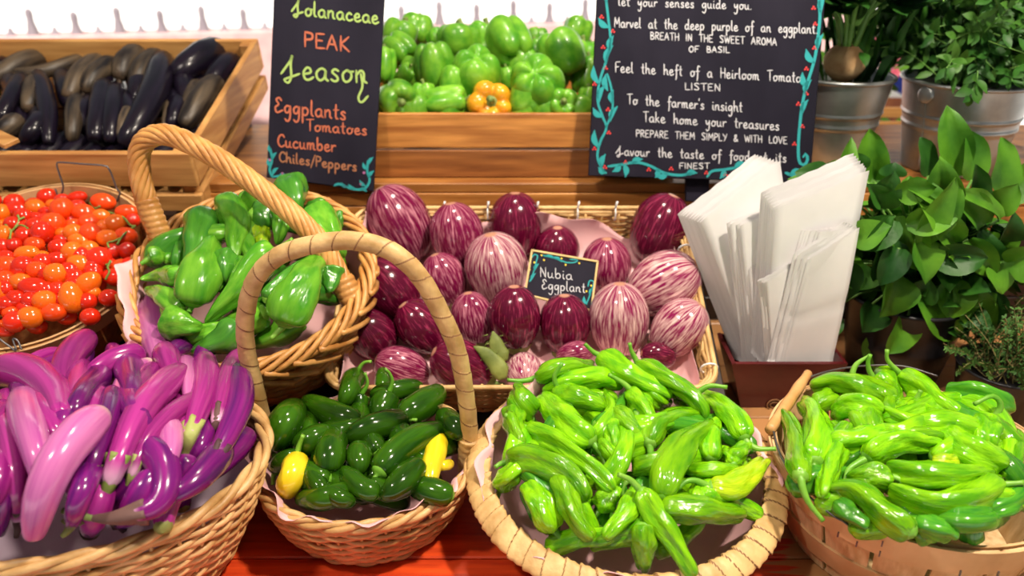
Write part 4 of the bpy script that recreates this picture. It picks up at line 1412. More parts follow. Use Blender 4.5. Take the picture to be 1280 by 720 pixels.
SG2 = 'slender green peppers in the bushel basket'
pb = Pile(MBk, RB, RB, -0.016, 0.035)
rim_obst(pb, MBk, RB - 0.002, 1.0, 0.006)
filler(pb, 'slender_pepper', 'slender green pepper mostly buried under others in the pale bushel basket', 'pepper', SG2, 32, 1150, 577, 134, 92, 80, 32, PR_SHI, [SHIS, SHIS, SHISD], STEMG, 5, SH)
BL_ = [
    ('slender pepper at the back of the bushel with an upright curved stem', [(1094, 477), (1107, 483), (1122, 494)], 28, [(1087, 464), (1085, 453), (1088, 443)], SHIS),
    ('dim pepper at the left back of the bushel beside the wooden grip', [(1020, 508), (1032, 501), (1046, 493)], 26, None, SHIS),
    ('olive green pepper in a gap at the right of the bushel middle', [(1168, 578), (1198, 579)], 22, None, SHISY),
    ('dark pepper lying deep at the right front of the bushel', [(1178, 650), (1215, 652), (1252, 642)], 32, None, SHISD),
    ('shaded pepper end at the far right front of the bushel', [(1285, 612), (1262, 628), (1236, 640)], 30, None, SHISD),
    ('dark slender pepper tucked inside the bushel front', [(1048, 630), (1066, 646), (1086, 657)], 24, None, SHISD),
    ('slender pepper against the right end of the bushel', [(1270, 545), (1268, 575), (1262, 602)], 26, None, SHIS),
    ('slender pepper with a raised curved stem under the long back pepper', [(1140, 507), (1128, 515), (1110, 520)], 26, [(1146, 498), (1151, 488)], SHIS),
    ('slender pepper leaning behind the left upright pepper', [(1050, 556), (1037, 588), (1027, 622)], 26, None, SHIS),
    ('leaf-stemmed pepper in the left middle of the bushel', [(1042, 556), (1075, 549), (1110, 536)], 32, None, SHIS),
    ('folded pepper at the bushel back behind the long curved one', [(1096, 516), (1070, 507), (1044, 516)], 32, None, SHIS),
    ('long pepper at the right back with a stem raised to the upper left', [(1131, 472), (1155, 486), (1175, 504), (1202, 523)], 30, [(1120, 462), (1109, 449), (1109, 437)], SHIS),
    ('long arched pepper along the right wall of the bushel', [(1192, 502), (1222, 506), (1249, 528), (1262, 560), (1258, 594)], 30, None, SHIS),
    ('slender pepper lying across the back left with its tip by the grip', [(1117, 503), (1078, 484), (1042, 477), (1012, 483)], 32, [(1125, 500)], SHIS),
    ('stemmed pepper rising behind the long back left one', [(1062, 474), (1075, 480)], 20, [(1070, 456), (1088, 444)], SHIS),
    ('long curved pepper across the bushel middle pointing left', [(1216, 537), (1178, 530), (1138, 531), (1101, 514)], 32, None, SHIS),
    ('stubby pepper at the right with a long hooked stem', [(1233, 530), (1231, 556)], 36, [(1243, 522), (1251, 506), (1240, 495), (1218, 505)], SHIS),
    ('ribbed pepper lying flat in the bushel middle right', [(1112, 588), (1160, 594), (1200, 594), (1238, 592)], 32, None, SHIS),
    ('curved pepper in the bushel centre with a stem curling down left', [(1083, 574), (1105, 557), (1132, 551), (1178, 556)], 33, [(1072, 579), (1060, 588), (1056, 604)], SHIS),
    ('slender pepper at the far left of the bushel, stem reaching over the rim', [(1001, 597), (996, 560), (990, 538), (980, 514)], 28, [(1004, 612), (1012, 630), (1029, 651)], SHIS),
    ('plump pepper at the bushel left, hanging stem down', [(1018, 579), (1023, 548), (1018, 518), (1003, 503)], 34, [(1014, 592), (1016, 607), (1037, 626)], SHIS),
    ('pepper in the lower middle with a stem curving over to the right', [(1110, 598), (1086, 595), (1062, 600)], 29, [(1118, 597), (1127, 602), (1130, 616)], SHIS),
    ('blunt wide pepper at the right, its folded tip to the upper left', [(1245, 578), (1212, 564), (1182, 541)], 39, None, SHIS),
    ('light pepper piece at the bushel right rim with a stem pointing out', [(1234, 622), (1255, 624), (1282, 620)], 29, [(1250, 607), (1280, 603)], SHIS),
    ('largest pale pepper curving along the lower right of the bushel', [(1243, 605), (1207, 627), (1158, 629), (1112, 610)], 40, None, SHIS),
    ('long arched pepper at the bushel front pointing left', [(1142, 667), (1102, 639), (1070, 613), (1037, 612)], 34, None, SHIS),
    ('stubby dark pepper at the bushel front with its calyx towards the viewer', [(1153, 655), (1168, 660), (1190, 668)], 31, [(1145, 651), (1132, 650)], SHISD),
]
for i, (lb_, pts, w, stem, sk) in enumerate(BL_):
    fruit(pb, 'slender_pepper', lb_, 'pepper', SG2, pts, w, stem, PR_SHI, sk, STEMG, random.Random(200 + i), modargs=SH, fat=1.06)

# ---- jalapeños
JG = 'jalapenos in the small handled basket'
pj = Pile(MJ, RJ, RJ, -0.026, 0.030)
rim_obst(pj, MJ, RJ, 1.0, 0.006)
JM = dict(lobes=3, amp=0.05, wob=0.02)
filler(pj, 'jalapeno_pepper', 'dark green jalapeno mostly buried under others in the small handled basket', 'pepper', JG, 17, 458, 572, 104, 62, 62, 33, PR_JAL, [JAL], STEMG, 6, JM)
JL_ = [
    ('small dark jalapeno at the left edge under the thin stemmed one', [(346, 584), (358, 575), (374, 568)], 24, [(342, 594), (341, 606)], JAL),
    ('narrow jalapeno standing upright at the back of the basket', [(478, 492), (479, 476), (480, 460)], 20, None, JAL),
    ('jalapeno lying at the back right with a thin stem to the left', [(466, 497), (495, 488), (528, 482)], 25, [(455, 500), (440, 491)], JAL),
    ('short jalapeno with a straight stem standing near the back', [(449, 496), (448, 515)], 23, [(459, 480), (456, 466)], JAL),
    ('jalapeno under the right handle foot', [(577, 545), (567, 533), (552, 518)], 30, None, JAL),
    ('slim jalapeno end under the left topmost one', [(456, 513), (432, 507)], 20, None, JAL),
    ('jalapeno lying low at the front left corner', [(406, 617), (395, 602), (384, 580)], 25, None, JAL),
    ('jalapeno lying low at the front middle', [(473, 618), (450, 608), (427, 586)], 26, None, JAL),
    ('jalapeno tip showing above the front paper edge', [(408, 612), (424, 622), (443, 629)], 24, None, JAL),
    ('wide jalapeno at the right front under the longest one', [(522, 584), (502, 604), (476, 624)], 36, None, JAL),
    ('small jalapeno pointing at the viewer in the middle', [(449, 562), (450, 592)], 30, None, JAL),
    ('jalapeno at the left with a pale stem pointing left', [(377, 557), (391, 550), (410, 541)], 34, [(362, 561), (344, 562)], JAL),
    ('big jalapeno at the left back with its stem hanging down', [(347, 553), (355, 532), (370, 508)], 40, [(343, 566), (341, 584)], JAL),
    ('jalapeno with a hooked stem rising at the back left', [(444, 470), (438, 484), (428, 507)], 28, [(450, 459), (456, 453), (464, 452)], JAL),
    ('jalapeno at the back right with a dark blotch', [(503, 524), (522, 510), (553, 488)], 36, None, JAL),
    ('jalapeno lying across the back left, tip to the upper left', [(450, 528), (416, 517), (379, 499)], 31, None, JAL),
    ('plump jalapeno with a tall curved stem at the back', [(485, 493), (479, 508), (470, 524)], 34, [(490, 478), (487, 467), (481, 461)], JAL),
    ('jalapeno in the centre with a black shaded flank', [(504, 526), (470, 533), (429, 549)], 35, [(512, 525), (521, 525)], JAL),
    ('upright jalapeno at the front left with its stem towards the viewer', [(410, 588), (413, 565), (421, 541)], 37, [(408, 603), (408, 621)], JAL),
    ('longest jalapeno curving across the right front', [(473, 592), (492, 570), (520, 549), (561, 533)], 36, [(463, 606), (454, 619)], JAL),
]
for i, (lb_, pts, w, stem, sk) in enumerate(JL_):
    fruit(pj, 'jalapeno_pepper', lb_, 'pepper', JG, pts, w, stem, PR_JAL, sk, STEMG, random.Random(300 + i), modargs=JM, stemr=0.0030, fat=1.08)
for i, (lb_, pts, w, stem) in enumerate([
        ('yellow green pepper with a wrinkled shoulder at the left front of the jalapenos', [(371, 575), (365, 596), (356, 618)], 33, [(373, 560), (379, 544)]),
        ('bright yellow pepper hanging tip down at the right of the jalapenos', [(548, 547), (541, 580), (534, 617)], 29, [(560, 549)]),
        ('small yellow pepper end at the right paper edge', [(562, 580), (549, 585)], 14, None)]):
    fruit(pj, 'yellow_pepper', lb_, 'pepper', None, pts, w, stem, PR_JAL, YEL, STEMG, random.Random(350 + i), modargs=dict(lobes=3, amp=0.07, wob=0.05))

# ---- broad green peppers in the rope handled basket
GG = 'broad green peppers in the rope handled basket'
pg = Pile(MG, RG, RG, -0.030, 0.045)
rim_obst(pg, MG, RG, 1.0, 0.010)
GM = dict(lobes=3, amp=0.22, wob=0.07)
filler(pg, 'broad_pepper', 'green pepper mostly buried under others in the rope handled basket', 'pepper', GG, 16, 312, 345, 112, 88, 80, 40, PR_CUB, [CUBD, CUB], STEMG, 7, GM)
GL_ = [
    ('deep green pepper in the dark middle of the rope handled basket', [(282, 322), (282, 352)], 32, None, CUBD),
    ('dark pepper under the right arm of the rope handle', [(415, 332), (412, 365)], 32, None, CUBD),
    ('yellowish sliver of pepper behind the middle of the basket', [(318, 302), (326, 272)], 14, None, SHISY),
    ('thin yellowish pepper beside that sliver', [(328, 308), (332, 283)], 17, None, SHISY),
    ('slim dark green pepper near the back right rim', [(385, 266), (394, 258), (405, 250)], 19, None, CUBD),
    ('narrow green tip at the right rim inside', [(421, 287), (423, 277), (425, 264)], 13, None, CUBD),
    ('light pepper end in the middle left of the rope handled basket', [(300, 326), (306, 348)], 20, None, CUB),
    ('rounded pepper at the very back facing the viewer', [(312, 243), (322, 252), (338, 262)], 40, None, CUB),
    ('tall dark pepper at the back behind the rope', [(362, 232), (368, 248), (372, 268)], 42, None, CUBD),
    ('light pepper below the rope at the back', [(354, 262), (351, 284), (346, 306)], 32, None, CUB),
    ('broad pepper at the right back under the rope', [(396, 270), (412, 294), (430, 322)], 46, None, CUB),
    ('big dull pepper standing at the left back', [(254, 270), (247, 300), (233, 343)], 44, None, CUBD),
    ('small capped pepper at the left rim with a stem to the left', [(188, 322), (206, 315)], 24, [(184, 325), (176, 330)], CUB),
    ('thin curved pepper leaning near the left rim', [(208, 328), (218, 308), (230, 289)], 17, None, CUB),
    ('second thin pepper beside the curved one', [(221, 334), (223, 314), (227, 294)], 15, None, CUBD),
    ('light pepper lying at the left rim', [(226, 346), (202, 344), (175, 349)], 28, None, CUB),
    ('pale pepper below it pointing to the viewer', [(228, 390), (208, 372), (182, 361)], 28, None, CUB),
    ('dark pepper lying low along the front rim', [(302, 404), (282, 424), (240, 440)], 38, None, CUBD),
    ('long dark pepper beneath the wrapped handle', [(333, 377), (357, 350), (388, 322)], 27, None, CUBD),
    ('pointed pepper hanging tip down at the back centre', [(284, 254), (296, 282), (293, 308), (292, 330)], 42, None, CUB),
    ('big pear shaped pepper at the left centre, tip up, stem down', [(240, 380), (246, 355), (258, 322), (269, 290)], 50, [(238, 386), (236, 390)], CUB),
    ('capped pepper at the front left with its calyx towards the viewer', [(214, 402), (230, 406), (252, 409)], 42, [(209, 400)], CUB),
    ('long bent pepper across the middle with a thick stem at the upper right', [(343, 316), (320, 330), (298, 360), (276, 384), (256, 404)], 42, [(352, 309), (366, 299)], CUB),
    ('big broad pepper at the right front, blunt end and stem down', [(356, 405), (364, 383), (382, 350), (403, 316)], 54, [(350, 412), (339, 423)], CUB),
]
for i, (lb_, pts, w, stem, sk) in enumerate(GL_):
    fruit(pg, 'broad_pepper', lb_, 'pepper', GG, pts, w, stem, PR_CUB if w > 20 else PR_SHI, sk, STEMG, random.Random(400 + i), modargs=GM, stemr=0.0045)

# ---- long purple eggplants
EG = 'long purple eggplants in the oval basket'
pe = Pile(ME, RE, RE * eE, -0.010, 0.060, 0.05)
rim_obst(pe, ME, RE, eE, 0.008, 80)
EM = dict(lobes=2, amp=0.04, wob=0.02)


def aubergine(lb_, pts, w, sk, cal=None, stem=None, push=0.0, i=0):
    o = fruit(pe, 'long_eggplant', lb_, 'eggplant', EG, pts, w, None, PR_LE, LE_PALE[sk] if cal else sk, LCAL, random.Random(500 + i), modargs=EM, calyx=False, push=push, nr=24, fat=1.12)
    if cal is None:
        return
    # calyx sheath and stem follow the picture points in cal, from the fruit outwards
    me = o.data
    V = np.array([v.co for v in me.vertices]) + np.array(o.location)
    nseg = 16
    C = V[:24 * nseg].reshape(24, nseg, 3).mean(1)
    d0 = depth(C[3])
    rm = w / 2 * d0 / FPX
    S = [C[5], C[2]] + [PD(x, y, d0 - 0.002) for x, y in cal[0]]
    S = smooth(S, 16)
    tt = np.linspace(0, 1, 16)
    rr = rm * np.interp(tt, [0, 0.25, 0.6, 1.0], [0.80, 0.66, 0.42, 0.20])
    b = MB()
    b.tube(S, rr, 20, lambda t, th: 1 + 0.10 * np.cos(5 * th) * (1 - t) + (0.12 * np.cos(5 * th + 0.3) if t < 0.15 else 0))
    b.build('calyx', cal[1], o)
    if stem:
        b = MB()
        Q = smooth([S[-2]] + [PD(x, y, d0 - 0.004) for x, y in stem], 10)
        b.tube(Q, np.linspace(rm * 0.24, rm * 0.2, 10), 10)
        b.build('stem', STEMD, o)


filler(pe, 'long_eggplant', 'long purple eggplant mostly buried under others in the oval basket', 'eggplant', EG, 26, 125, 560, 175, 82, 100, 36, PR_LE, [LE_D, LE_D, LE_M], LCAL, 8, EM, 0.02, (4.2, 5.4))
filler(pe, 'long_eggplant', 'long purple eggplant mostly buried under others in the oval basket', 'eggplant', EG, 9, -60, 575, 55, 85, 105, 38, PR_LE, [LE_D, LE_M, LE_M], LCAL, 18, EM, 0.0, (4.2, 5.4))
EL_ = [
    ('dark thin eggplant end behind the left back eggplant', [(100, 470), (105, 452), (110, 436)], 18, LE_D, None, None),
    ('small purple eggplant end at the back beside the tomato basket', [(150, 452), (140, 436)], 18, LE_M, None, None),
    ('second small eggplant end at the back, right of that one', [(150, 446), (166, 434)], 18, LE_M, None, None),
    ('slim eggplant lying at the back left', [(20, 462), (45, 450), (75, 441)], 20, LE_M, None, None),
    ('slim dark eggplant below it at the back left', [(40, 470), (56, 458), (74, 448)], 18, LE_D, None, None),
    ('pale eggplant showing between two darker ones at the right', [(236, 500), (236, 475), (232, 450)], 24, LE_L, None, None),
    ('thin dark eggplant in the gap at the right', [(270, 510), (273, 485), (277, 462)], 17, LE_D, None, None),
    ('small eggplant showing left of the centre', [(112, 522), (118, 508), (125, 488)], 20, LE_M, None, None),
    ('eggplant end at the left edge above the paired ones', [(14, 530), (10, 510), (7, 493)], 24, LE_M, None, None),
    ('eggplant behind the paired pale one at the left', [(78, 560), (64, 528), (47, 498)], 30, LE_M, None, None),
    ('tall pale eggplant standing at the back against the green peppers', [(208, 478), (200, 440), (192, 405), (184, 374)], 40, LE_L, None, None),
    ('dark glossy eggplant tip below the green peppers', [(200, 455), (216, 440), (235, 428)], 24, LE_D, None, None),
    ('short dark eggplant tip near the wrapped handle', [(250, 470), (254, 450), (259, 428)], 24, LE_D, None, None),
    ('blunt eggplant end in the middle at the back', [(220, 480), (214, 460), (205, 437)], 30, LE_M, None, None),
    ('cream streaked eggplant slanting at the back centre', [(145, 498), (163, 470), (192, 450)], 24, LE_L, None, None),
    ('eggplant lying at the back centre pointing right', [(104, 474), (140, 452), (180, 442)], 30, LE_M, None, None),
    ('glossy eggplant slanting behind the longest one', [(150, 530), (165, 495), (192, 460)], 28, LE_M, None, None),
    ('eggplant rising from the left back with a pale tip', [(80, 492), (78, 468), (90, 442), (112, 420)], 34, LE_M, None, None),
    ('upright eggplant with a ragged calyx at the centre left', [(86, 524), (94, 498), (101, 456)], 31, LE_M, ([(83, 530)], LCALB), None),
    ('big curled eggplant arching at the left back', [(76, 520), (70, 496), (46, 472), (15, 462), (-14, 470)], 44, LE_M, None, None),
    ('slim eggplant at the left edge running down', [(22, 650), (20, 600), (12, 555), (-2, 515)], 28, LE_M, ([(22, 662), (20, 672)], LCALB), None),
    ('dark eggplant at the left front corner', [(0, 668), (6, 620), (6, 565)], 22, LE_D, None, None),
    ('dark eggplant whose calyx shows beside the pale front one', [(90, 655), (100, 622), (116, 575)], 30, LE_D, ([(84, 664), (78, 670)], LCAL), None),
    ('purple eggplant low at the front with a brown calyx, under the bent one', [(150, 655), (172, 628), (192, 590)], 34, LE_D, ([(140, 660)], LCALB), None),
    ('purple eggplant lying along the right rim of the oval basket', [(215, 622), (248, 598), (280, 560)], 36, LE_D, None, None),
    ('paired pale eggplant standing at the left', [(58, 610), (44, 560), (33, 520), (29, 492)], 40, LE_L, None, None),
    ('purple eggplant at the right, stem hidden by a green calyx', [(236, 548), (248, 515), (258, 480), (255, 445)], 33, LE_M, ([(231, 566), (226, 590)], LCALG), None),
    ('rightmost back eggplant leaning on the basket handle', [(271, 530), (277, 500), (287, 470), (305, 437)], 29, LE_M, ([(268, 543), (262, 560)], LCALB), None),
    ('dark eggplant at the right rim with a dry brown calyx', [(264, 580), (286, 540), (300, 500), (296, 458)], 33, LE_D, ([(250, 592), (236, 604), (222, 614)], LCALB), None),
    ('short pale eggplant tip in front of the right group', [(206, 594), (213, 565), (213, 529)], 28, LE_L, ([(204, 604)], LCALG), None),
    ('thin bright eggplant pointing up right over its neighbours', [(164, 596), (175, 566), (192, 540), (220, 514), (253, 494)], 25, LE_M, ([(160, 608), (158, 620)], LCALG), None),
    ('upright dark eggplant in the centre with a striped calyx', [(108, 604), (122, 560), (135, 522), (141, 487)], 29, LE_D, ([(102, 620), (92, 636)], LCAL), None),
    ('longest purple eggplant running from the centre to the upper right', [(136, 606), (144, 585), (160, 545), (178, 512), (202, 484), (230, 462)], 39, LE_M, ([(131, 618), (122, 638)], LCALG), None),
    ('bent dark eggplant at the front with a long stem to the left', [(166, 642), (192, 634), (206, 612), (203, 582), (182, 554)], 39, LE_D, ([(150, 646), (130, 648), (112, 647)], LCALB), [(98, 644), (78, 638)]),
    ('pale lilac eggplant with a cream tip, largest at the front', [(42, 670), (52, 625), (72, 578), (98, 543), (129, 517)], 46, LE_L, None, None),
]
for i, (lb_, pts, w, sk, cal, stem) in enumerate(EL_):
    aubergine(lb_, pts, w, sk, cal, stem, -0.035 if 'largest at the front' in lb_ else 0.0, i)

# ---- striped eggplants on the tray
NG = 'striped eggplants on the wicker tray'
pn = Pile(MR, LX * 2.2, LY * 2.2, 0.012, 0.0)
PR_NU = lambda t: np.sqrt(np.clip(1 - (2 * t - 1) ** 2, 0, 1)) * (1 + 0.09 * (2 * t - 1))


def striped(lb_, x, y, L, W, ang, skin, push, i, tilt=0.0, cal=False):
    """ang: direction of the blossom end in the picture (deg, 90 = up); tilt swings that end to the viewer"""
    u = unit(rayd(x, y))
    # rest it: chain of three spheres
    a = math.radians(ang)
    dx, dy = math.cos(a), -math.sin(a)
    L, W = L * 1.07, W * 1.07
    h = max(1.0, (L - W))
    P, rad = pn.settle([(x - dx * h, y - dy * h), (x, y), (x + dx * h, y + dy * h)], 2 * W, push, 0.90, 3)
    c = P[1]
    d = depth(c)
    Lm, Wm = L * d / FPX, W * d / FPX
    ax = unit((RT * math.cos(a) + UP * math.sin(a)) * math.cos(math.radians(tilt)) - FW * math.sin(math.radians(tilt)))
    k = 26
    t = 0.5 * (1 - np.cos(np.linspace(0, math.pi, k)))
    half = Lm / max(0.55, math.cos(math.radians(tilt)))
    half = min(half, Wm * 1.35)
    C = np.array([c + ax * half * (2 * q - 1) for q in t])
    b = MB()
    r_ = random.Random(700 + i)
    p1, p2 = r_.uniform(0, 6), r_.uniform(0, 6)
    b.tube(C, np.maximum(PR_NU(t) * Wm, 0.0003), 28, lambda q, th: 1 + 0.025 * np.cos(3 * th + p1) + 0.015 * np.cos(5 * th + p2 + q))
    o = b.build('striped_eggplant', skin)
    tag(o, lb_, 'eggplant', NG)
    if cal:
        cm = MB()
        calyx_star(cm, c - ax * half * 0.93, -ax, Wm * 0.62, 5, 0.34, 0.75)
        cm.build('calyx', NCAL, o)
        s = MB()
        s.tube(smooth([c - ax * half * 0.95, c - ax * half * 1.2, c - ax * half * 1.32 + RT * 0.006], 8), 0.005, 8)
        s.build('stem', STEMD, o)
    return o, c


NL_ = [   # label, x, y, half length, half width, blossom angle, skin, push(+ = further), tilt, calyx
    ('dark round eggplant showing behind the small sign', 696, 314, 27, 26, 90, NU_D, 0.03, 30, False),
    ('dark glossy eggplant at the back centre', 645, 284, 39, 31, 92, NU_D, 0.0, 20, False),
    ('large speckled eggplant at the back left of the tray', 500, 280, 50, 36, 118, NU_M, 0.0, 15, False),
    ('pink streaked eggplant second from the left in the back row', 571, 295, 38, 31, 100, NU_M, 0.0, 20, False),
    ('dark streaked eggplant at the back right beside the paper bags', 824, 288, 42, 34, 70, NU_D, 0.0, 20, False),
    ('streaked eggplant right of the small sign', 758, 337, 36, 29, 92, NU_M, 0.02, 25, False),
    ('palest streaked eggplant left of the small sign', 621, 337, 41, 37, 100, NU_L, 0.0, 25, False),
    ('small dark eggplant with fine streaks in the second row', 556, 350, 32, 25, 110, NU_M, 0.0, 20, True),
    ('large dark eggplant at the left beside the rope handled basket', 488, 363, 39, 33, 125, NU_D, 0.0, 20, True),
    ('broad pale streaked eggplant at the right, lying aslant', 829, 356, 43, 38, 30, NU_L, 0.0, 20, True),
    ('plain dark eggplant at the left end of the front', 466, 420, 29, 28, 120, NU_D, 0.0, 45, True),
    ('plum coloured egg shaped eggplant behind the wrapped handle', 528, 410, 36, 28, 128, NU_D, 0.0, 20, True),
    ('narrow streaked eggplant right of the wrapped handle', 591, 399, 36, 25, 100, NU_M, 0.0, 20, True),
    ('large glossy dark eggplant in the middle of the tray', 644, 398, 49, 30, 92, NU_D, 0.0, 20, True),
    ('dark red eggplant directly below the small sign', 706, 407, 36, 30, 92, NU_D, 0.0, 20, True),
    ('boldly striped eggplant right of the dark red one', 774, 401, 44, 35, 92, NU_L, 0.0, 20, True),
    ('pink and cream eggplant at the right front corner', 848, 411, 37, 31, 50, NU_L, 0.0, 20, True),
    ('streaked eggplant lying on its side behind the jalapenos', 503, 460, 35, 25, 160, NU_M, 0.0, 15, False),
    ('dark eggplant with a long green calyx behind the jalapeno handle', 578, 458, 38, 30, 150, NU_D, 0.0, 20, True),
    ('tiny pale striped eggplant, round end towards the viewer', 655, 465, 24, 22, 280, NU_L, 0.0, 62, False),
    ('pinkish eggplant peeping over the broad pepper basket', 718, 443, 28, 16, 10, NU_M, 0.0, 10, False),
    ('dark plain eggplant lying behind the broad pepper basket', 823, 445, 31, 16, 170, NU_D, 0.0, 10, False),
]
NC = {}
for i, (lb_, x, y, L, W_, a, sk, pu, ti, ca) in enumerate(NL_):
    o, c = striped(lb_, x, y, L, W_, a, sk, pu, i, ti, ca)
    NC[i] = c
# two long sepals standing beside the middle eggplants
for par_i, pts, w in ((18, [(628, 474), (622, 458), (606, 441), (592, 433)], 12), (13, [(630, 452), (622, 436), (616, 414)], 12)):
    ob = [q for q in bpy.data.objects if q.get('label') == NL_[par_i][0]][0]
    dd = depth(NC[par_i]) - 0.024
    Q = smooth([PD(x, y, dd) for x, y in pts], 16)
    tt = np.linspace(0, 1, 16)
    b = MB()
    b.tube(Q, w * dd / FPX * np.interp(tt, [0, 0.2, 0.7, 1], [0.5, 1, 0.7, 0.08]), 12, flat=(unit(rayd(*pts[1])), 0.35))
    for j in range(2, 15, 2):
        s = 1 if j % 4 else -1
        T = unit(Q[j] - Q[j - 1])
        sd_ = np.cross(T, FW) * s
        ww = w * dd / FPX * 0.8
        b.tube([Q[j] + sd_ * ww * 0.7, Q[j] + sd_ * ww * 1.5], [0.0012, 0.0002], 5)
    b.build('sepal', NCAL, ob)

# ---- small sign among them
dsn = depth(NC[14]) + 0.012
so = PD(706, 349, dsn)
sn = unit(CAM - so + A(0.05, 0, 0.25))
sg = thing('price_sign', 'small framed chalkboard sign standing among the striped eggplants', 'sign', so - A(0, 0, 0.045))
cor = [(665, 313), (747, 327), (739, 388), (656, 368)]
b = MB()
slab(b, so, sn, cor, 0.004, 0.0006)
b.build('panel', BOARD, sg, False)
FR = M1('sign_frame_wood', (0.62, 0.42, 0.16), (0.74, 0.56, 0.26), 30, 0.5)
F4 = [PP(x, y, so, sn) for x, y in cor]
for i in range(4):
    p, q = F4[i], F4[(i + 1) % 4]
    d = unit(q - p)
    b = MB()
    b.box((p + q) / 2 - sn * 0.0015, (q - p) / 2 + d * 0.0016, np.cross(sn, d) * 0.0017, sn * 0.0032, bev=0.0006)
    b.build('frame_strip', FR, sg, False)
b = MB()
b.box((F4[2] + F4[3]) / 2 - A(0, 0, 0.045) - sn * 0.004, A(0.002, 0, 0), A(0, 0.0015, 0), A(0, 0, 0.05))
b.build('stake', FR, sg, False)
ck = Chalk(so, sn, 0.0005)
ck.text(CHW, 'Nubia', 675, 346, 717, 350, 6.5, 0.0013)
ck.text(CHW, 'qggplant', 677, 361, 733, 366, 6.3, 0.0013)
ck.ribbon(CHT, [(662, 352), (667, 340), (670, 328), (672, 320), (668, 318), (665, 322)], 0.002)
ck.ribbon(CHT, [(678, 319), (690, 322), (700, 325), (708, 328), (718, 328), (722, 325), (712, 324)], 0.002)
ck.ribbon(CHT, [(733, 380), (737, 370), (741, 358), (742, 352), (737, 351), (735, 358)], 0.002)
for q in [(664, 350, 5, -8), (668, 338, 5, -8), (682, 320, 10, 2), (690, 322, 12, 5), (733, 380, -3, -9), (737, 368, 5, -8)]:
    ck.leaf(CHT, *q, 0.005)
for q in [(677, 319), (680, 325), (668, 328), (662, 337), (702, 323), (707, 331), (724, 329), (739, 357), (733, 364)]:
    ck.dot(CHY, *q, 0.0016)
ck.build(sg, {CHT: 'vine_drawing', CHY: 'flower_drawing'})

# ---- cherry tomatoes
TL_ = """5,130,35,35,o 70,115,45,30,r 150,85,30,20,r 158,105,38,32,o 235,92,25,20,o 275,65,28,18,r 345,62,40,25,r 465,80,48,33,m 280,115,45,45,m 345,100,35,25,r
375,130,45,35,m 205,125,30,20,r 165,150,30,20,r 105,145,35,30,r 155,187,35,30,r 238,178,45,42,m 190,220,42,45,r 455,145,35,28,o 400,175,40,35,m 328,182,35,22,m 520,180,42,38,o
570,125,45,28,m 598,163,28,26,r 465,195,28,30,o 330,220,38,35,o 408,222,42,40,m 280,222,28,22,o 483,245,42,35,o 565,235,45,35,m 355,255,42,28,o 275,250,32,20,r 263,285,38,32,r
325,308,48,38,p 403,292,35,32,o 445,335,48,45,r 510,303,32,30,r 572,300,32,34,r 357,360,48,35,o 252,340,42,30,r 250,310,22,18,r 190,325,28,22,o 120,312,48,30,o 155,272,38,30,m
108,232,35,32,r 62,275,32,28,r 20,230,32,38,o 55,180,32,30,r 10,180,20,18,o 12,285,30,35,r 35,325,30,15,r 30,368,48,38,m 105,370,45,40,r 168,388,42,35,m 190,352,28,20,m
252,405,46,42,o 300,380,24,25,r 335,420,36,32,r 418,398,38,32,r 400,445,46,45,p 500,415,32,30,r 540,370,38,28,m 490,360,30,25,r 25,430,40,35,m 95,442,42,35,o 155,468,62,40,r
258,475,35,32,r 345,465,28,20,r 415,490,32,24,o 320,510,50,55,p 10,490,30,45,o 75,518,42,35,r 200,525,45,40,o 120,555,40,25,r 262,530,22,30,r 240,578,48,35,m 45,578,32,25,m
135,600,48,42,o 188,590,20,25,o 68,620,45,42,r 12,635,20,20,m 20,665,40,20,r -40,150,42,36,m -48,230,40,38,r -35,300,40,34,o -50,390,46,40,r -42,470,44,38,m -40,560,42,38,r -45,640,44,36,o
-110,200,42,38,r -120,300,44,38,o -115,400,42,36,m -110,500,44,38,r -120,600,44,36,m -190,330,44,38,r -185,440,44,38,o"""
pt = Pile(MT, RTm, RTm, -0.030, 0.028, 0.03, 0.0)
rim_obst(pt, MT, RTm - 0.004, 1.0, 0.005, 80)
TG = 'cherry tomatoes in the brown bushel basket'


def tomato_mesh(name, point, mt):
    b = MB()
    t = 0.5 * (1 - np.cos(np.linspace(0, math.pi, 16)))
    r = np.sqrt(np.clip(1 - (2 * t - 1) ** 2, 0, 1))
    if point:
        r = r * (1 - 0.22 * t)
    b.tube(np.stack([np.zeros(16), np.zeros(16), (2 * t - 1) * (1.12 if point else 1.0)], 1), np.maximum(r, 0.004), 20, ref=(1, 0, 0))
    o = b.build(name, mt, origin=(0, 0, 0))
    return o


TC = [q.split(',') for q in TL_.split()]
rt_ = random.Random(9)
for i in range(64):              # a lower layer glimpsed in the gaps
    q, an = math.sqrt((i + 0.5) / 64), i * 2.39996
    TC.insert(0, [str(150 + 470 * q * math.cos(an)), str(352 + 312 * q * math.sin(an)), '38', '34', 'f'])
SC_ = 1 / 3.6
TSZ = 1.2
protos = {}
COLN = {'r': ('red', TOMR), 'o': ('orange', TOMO), 'm': ('orange red', TOMM), 'p': ('pointed orange', TOMO), 'f': ('red', TOMR)}
vis = [(float(q[0]), float(q[1]), q[4]) for q in TC if q[4] != 'f']
ORD = ['first', 'second', 'third', 'fourth', 'fifth', 'sixth', 'seventh', 'eighth', 'ninth', 'tenth', 'eleventh', 'twelfth', 'thirteenth', 'fourteenth']
rows_ = {}
for v in vis:
    if v[0] > 0:
        rows_.setdefault(int((v[1] + 0.22 * v[0] - 60) // 62), []).append(v)
rk = sorted(rows_)
LABT = {}
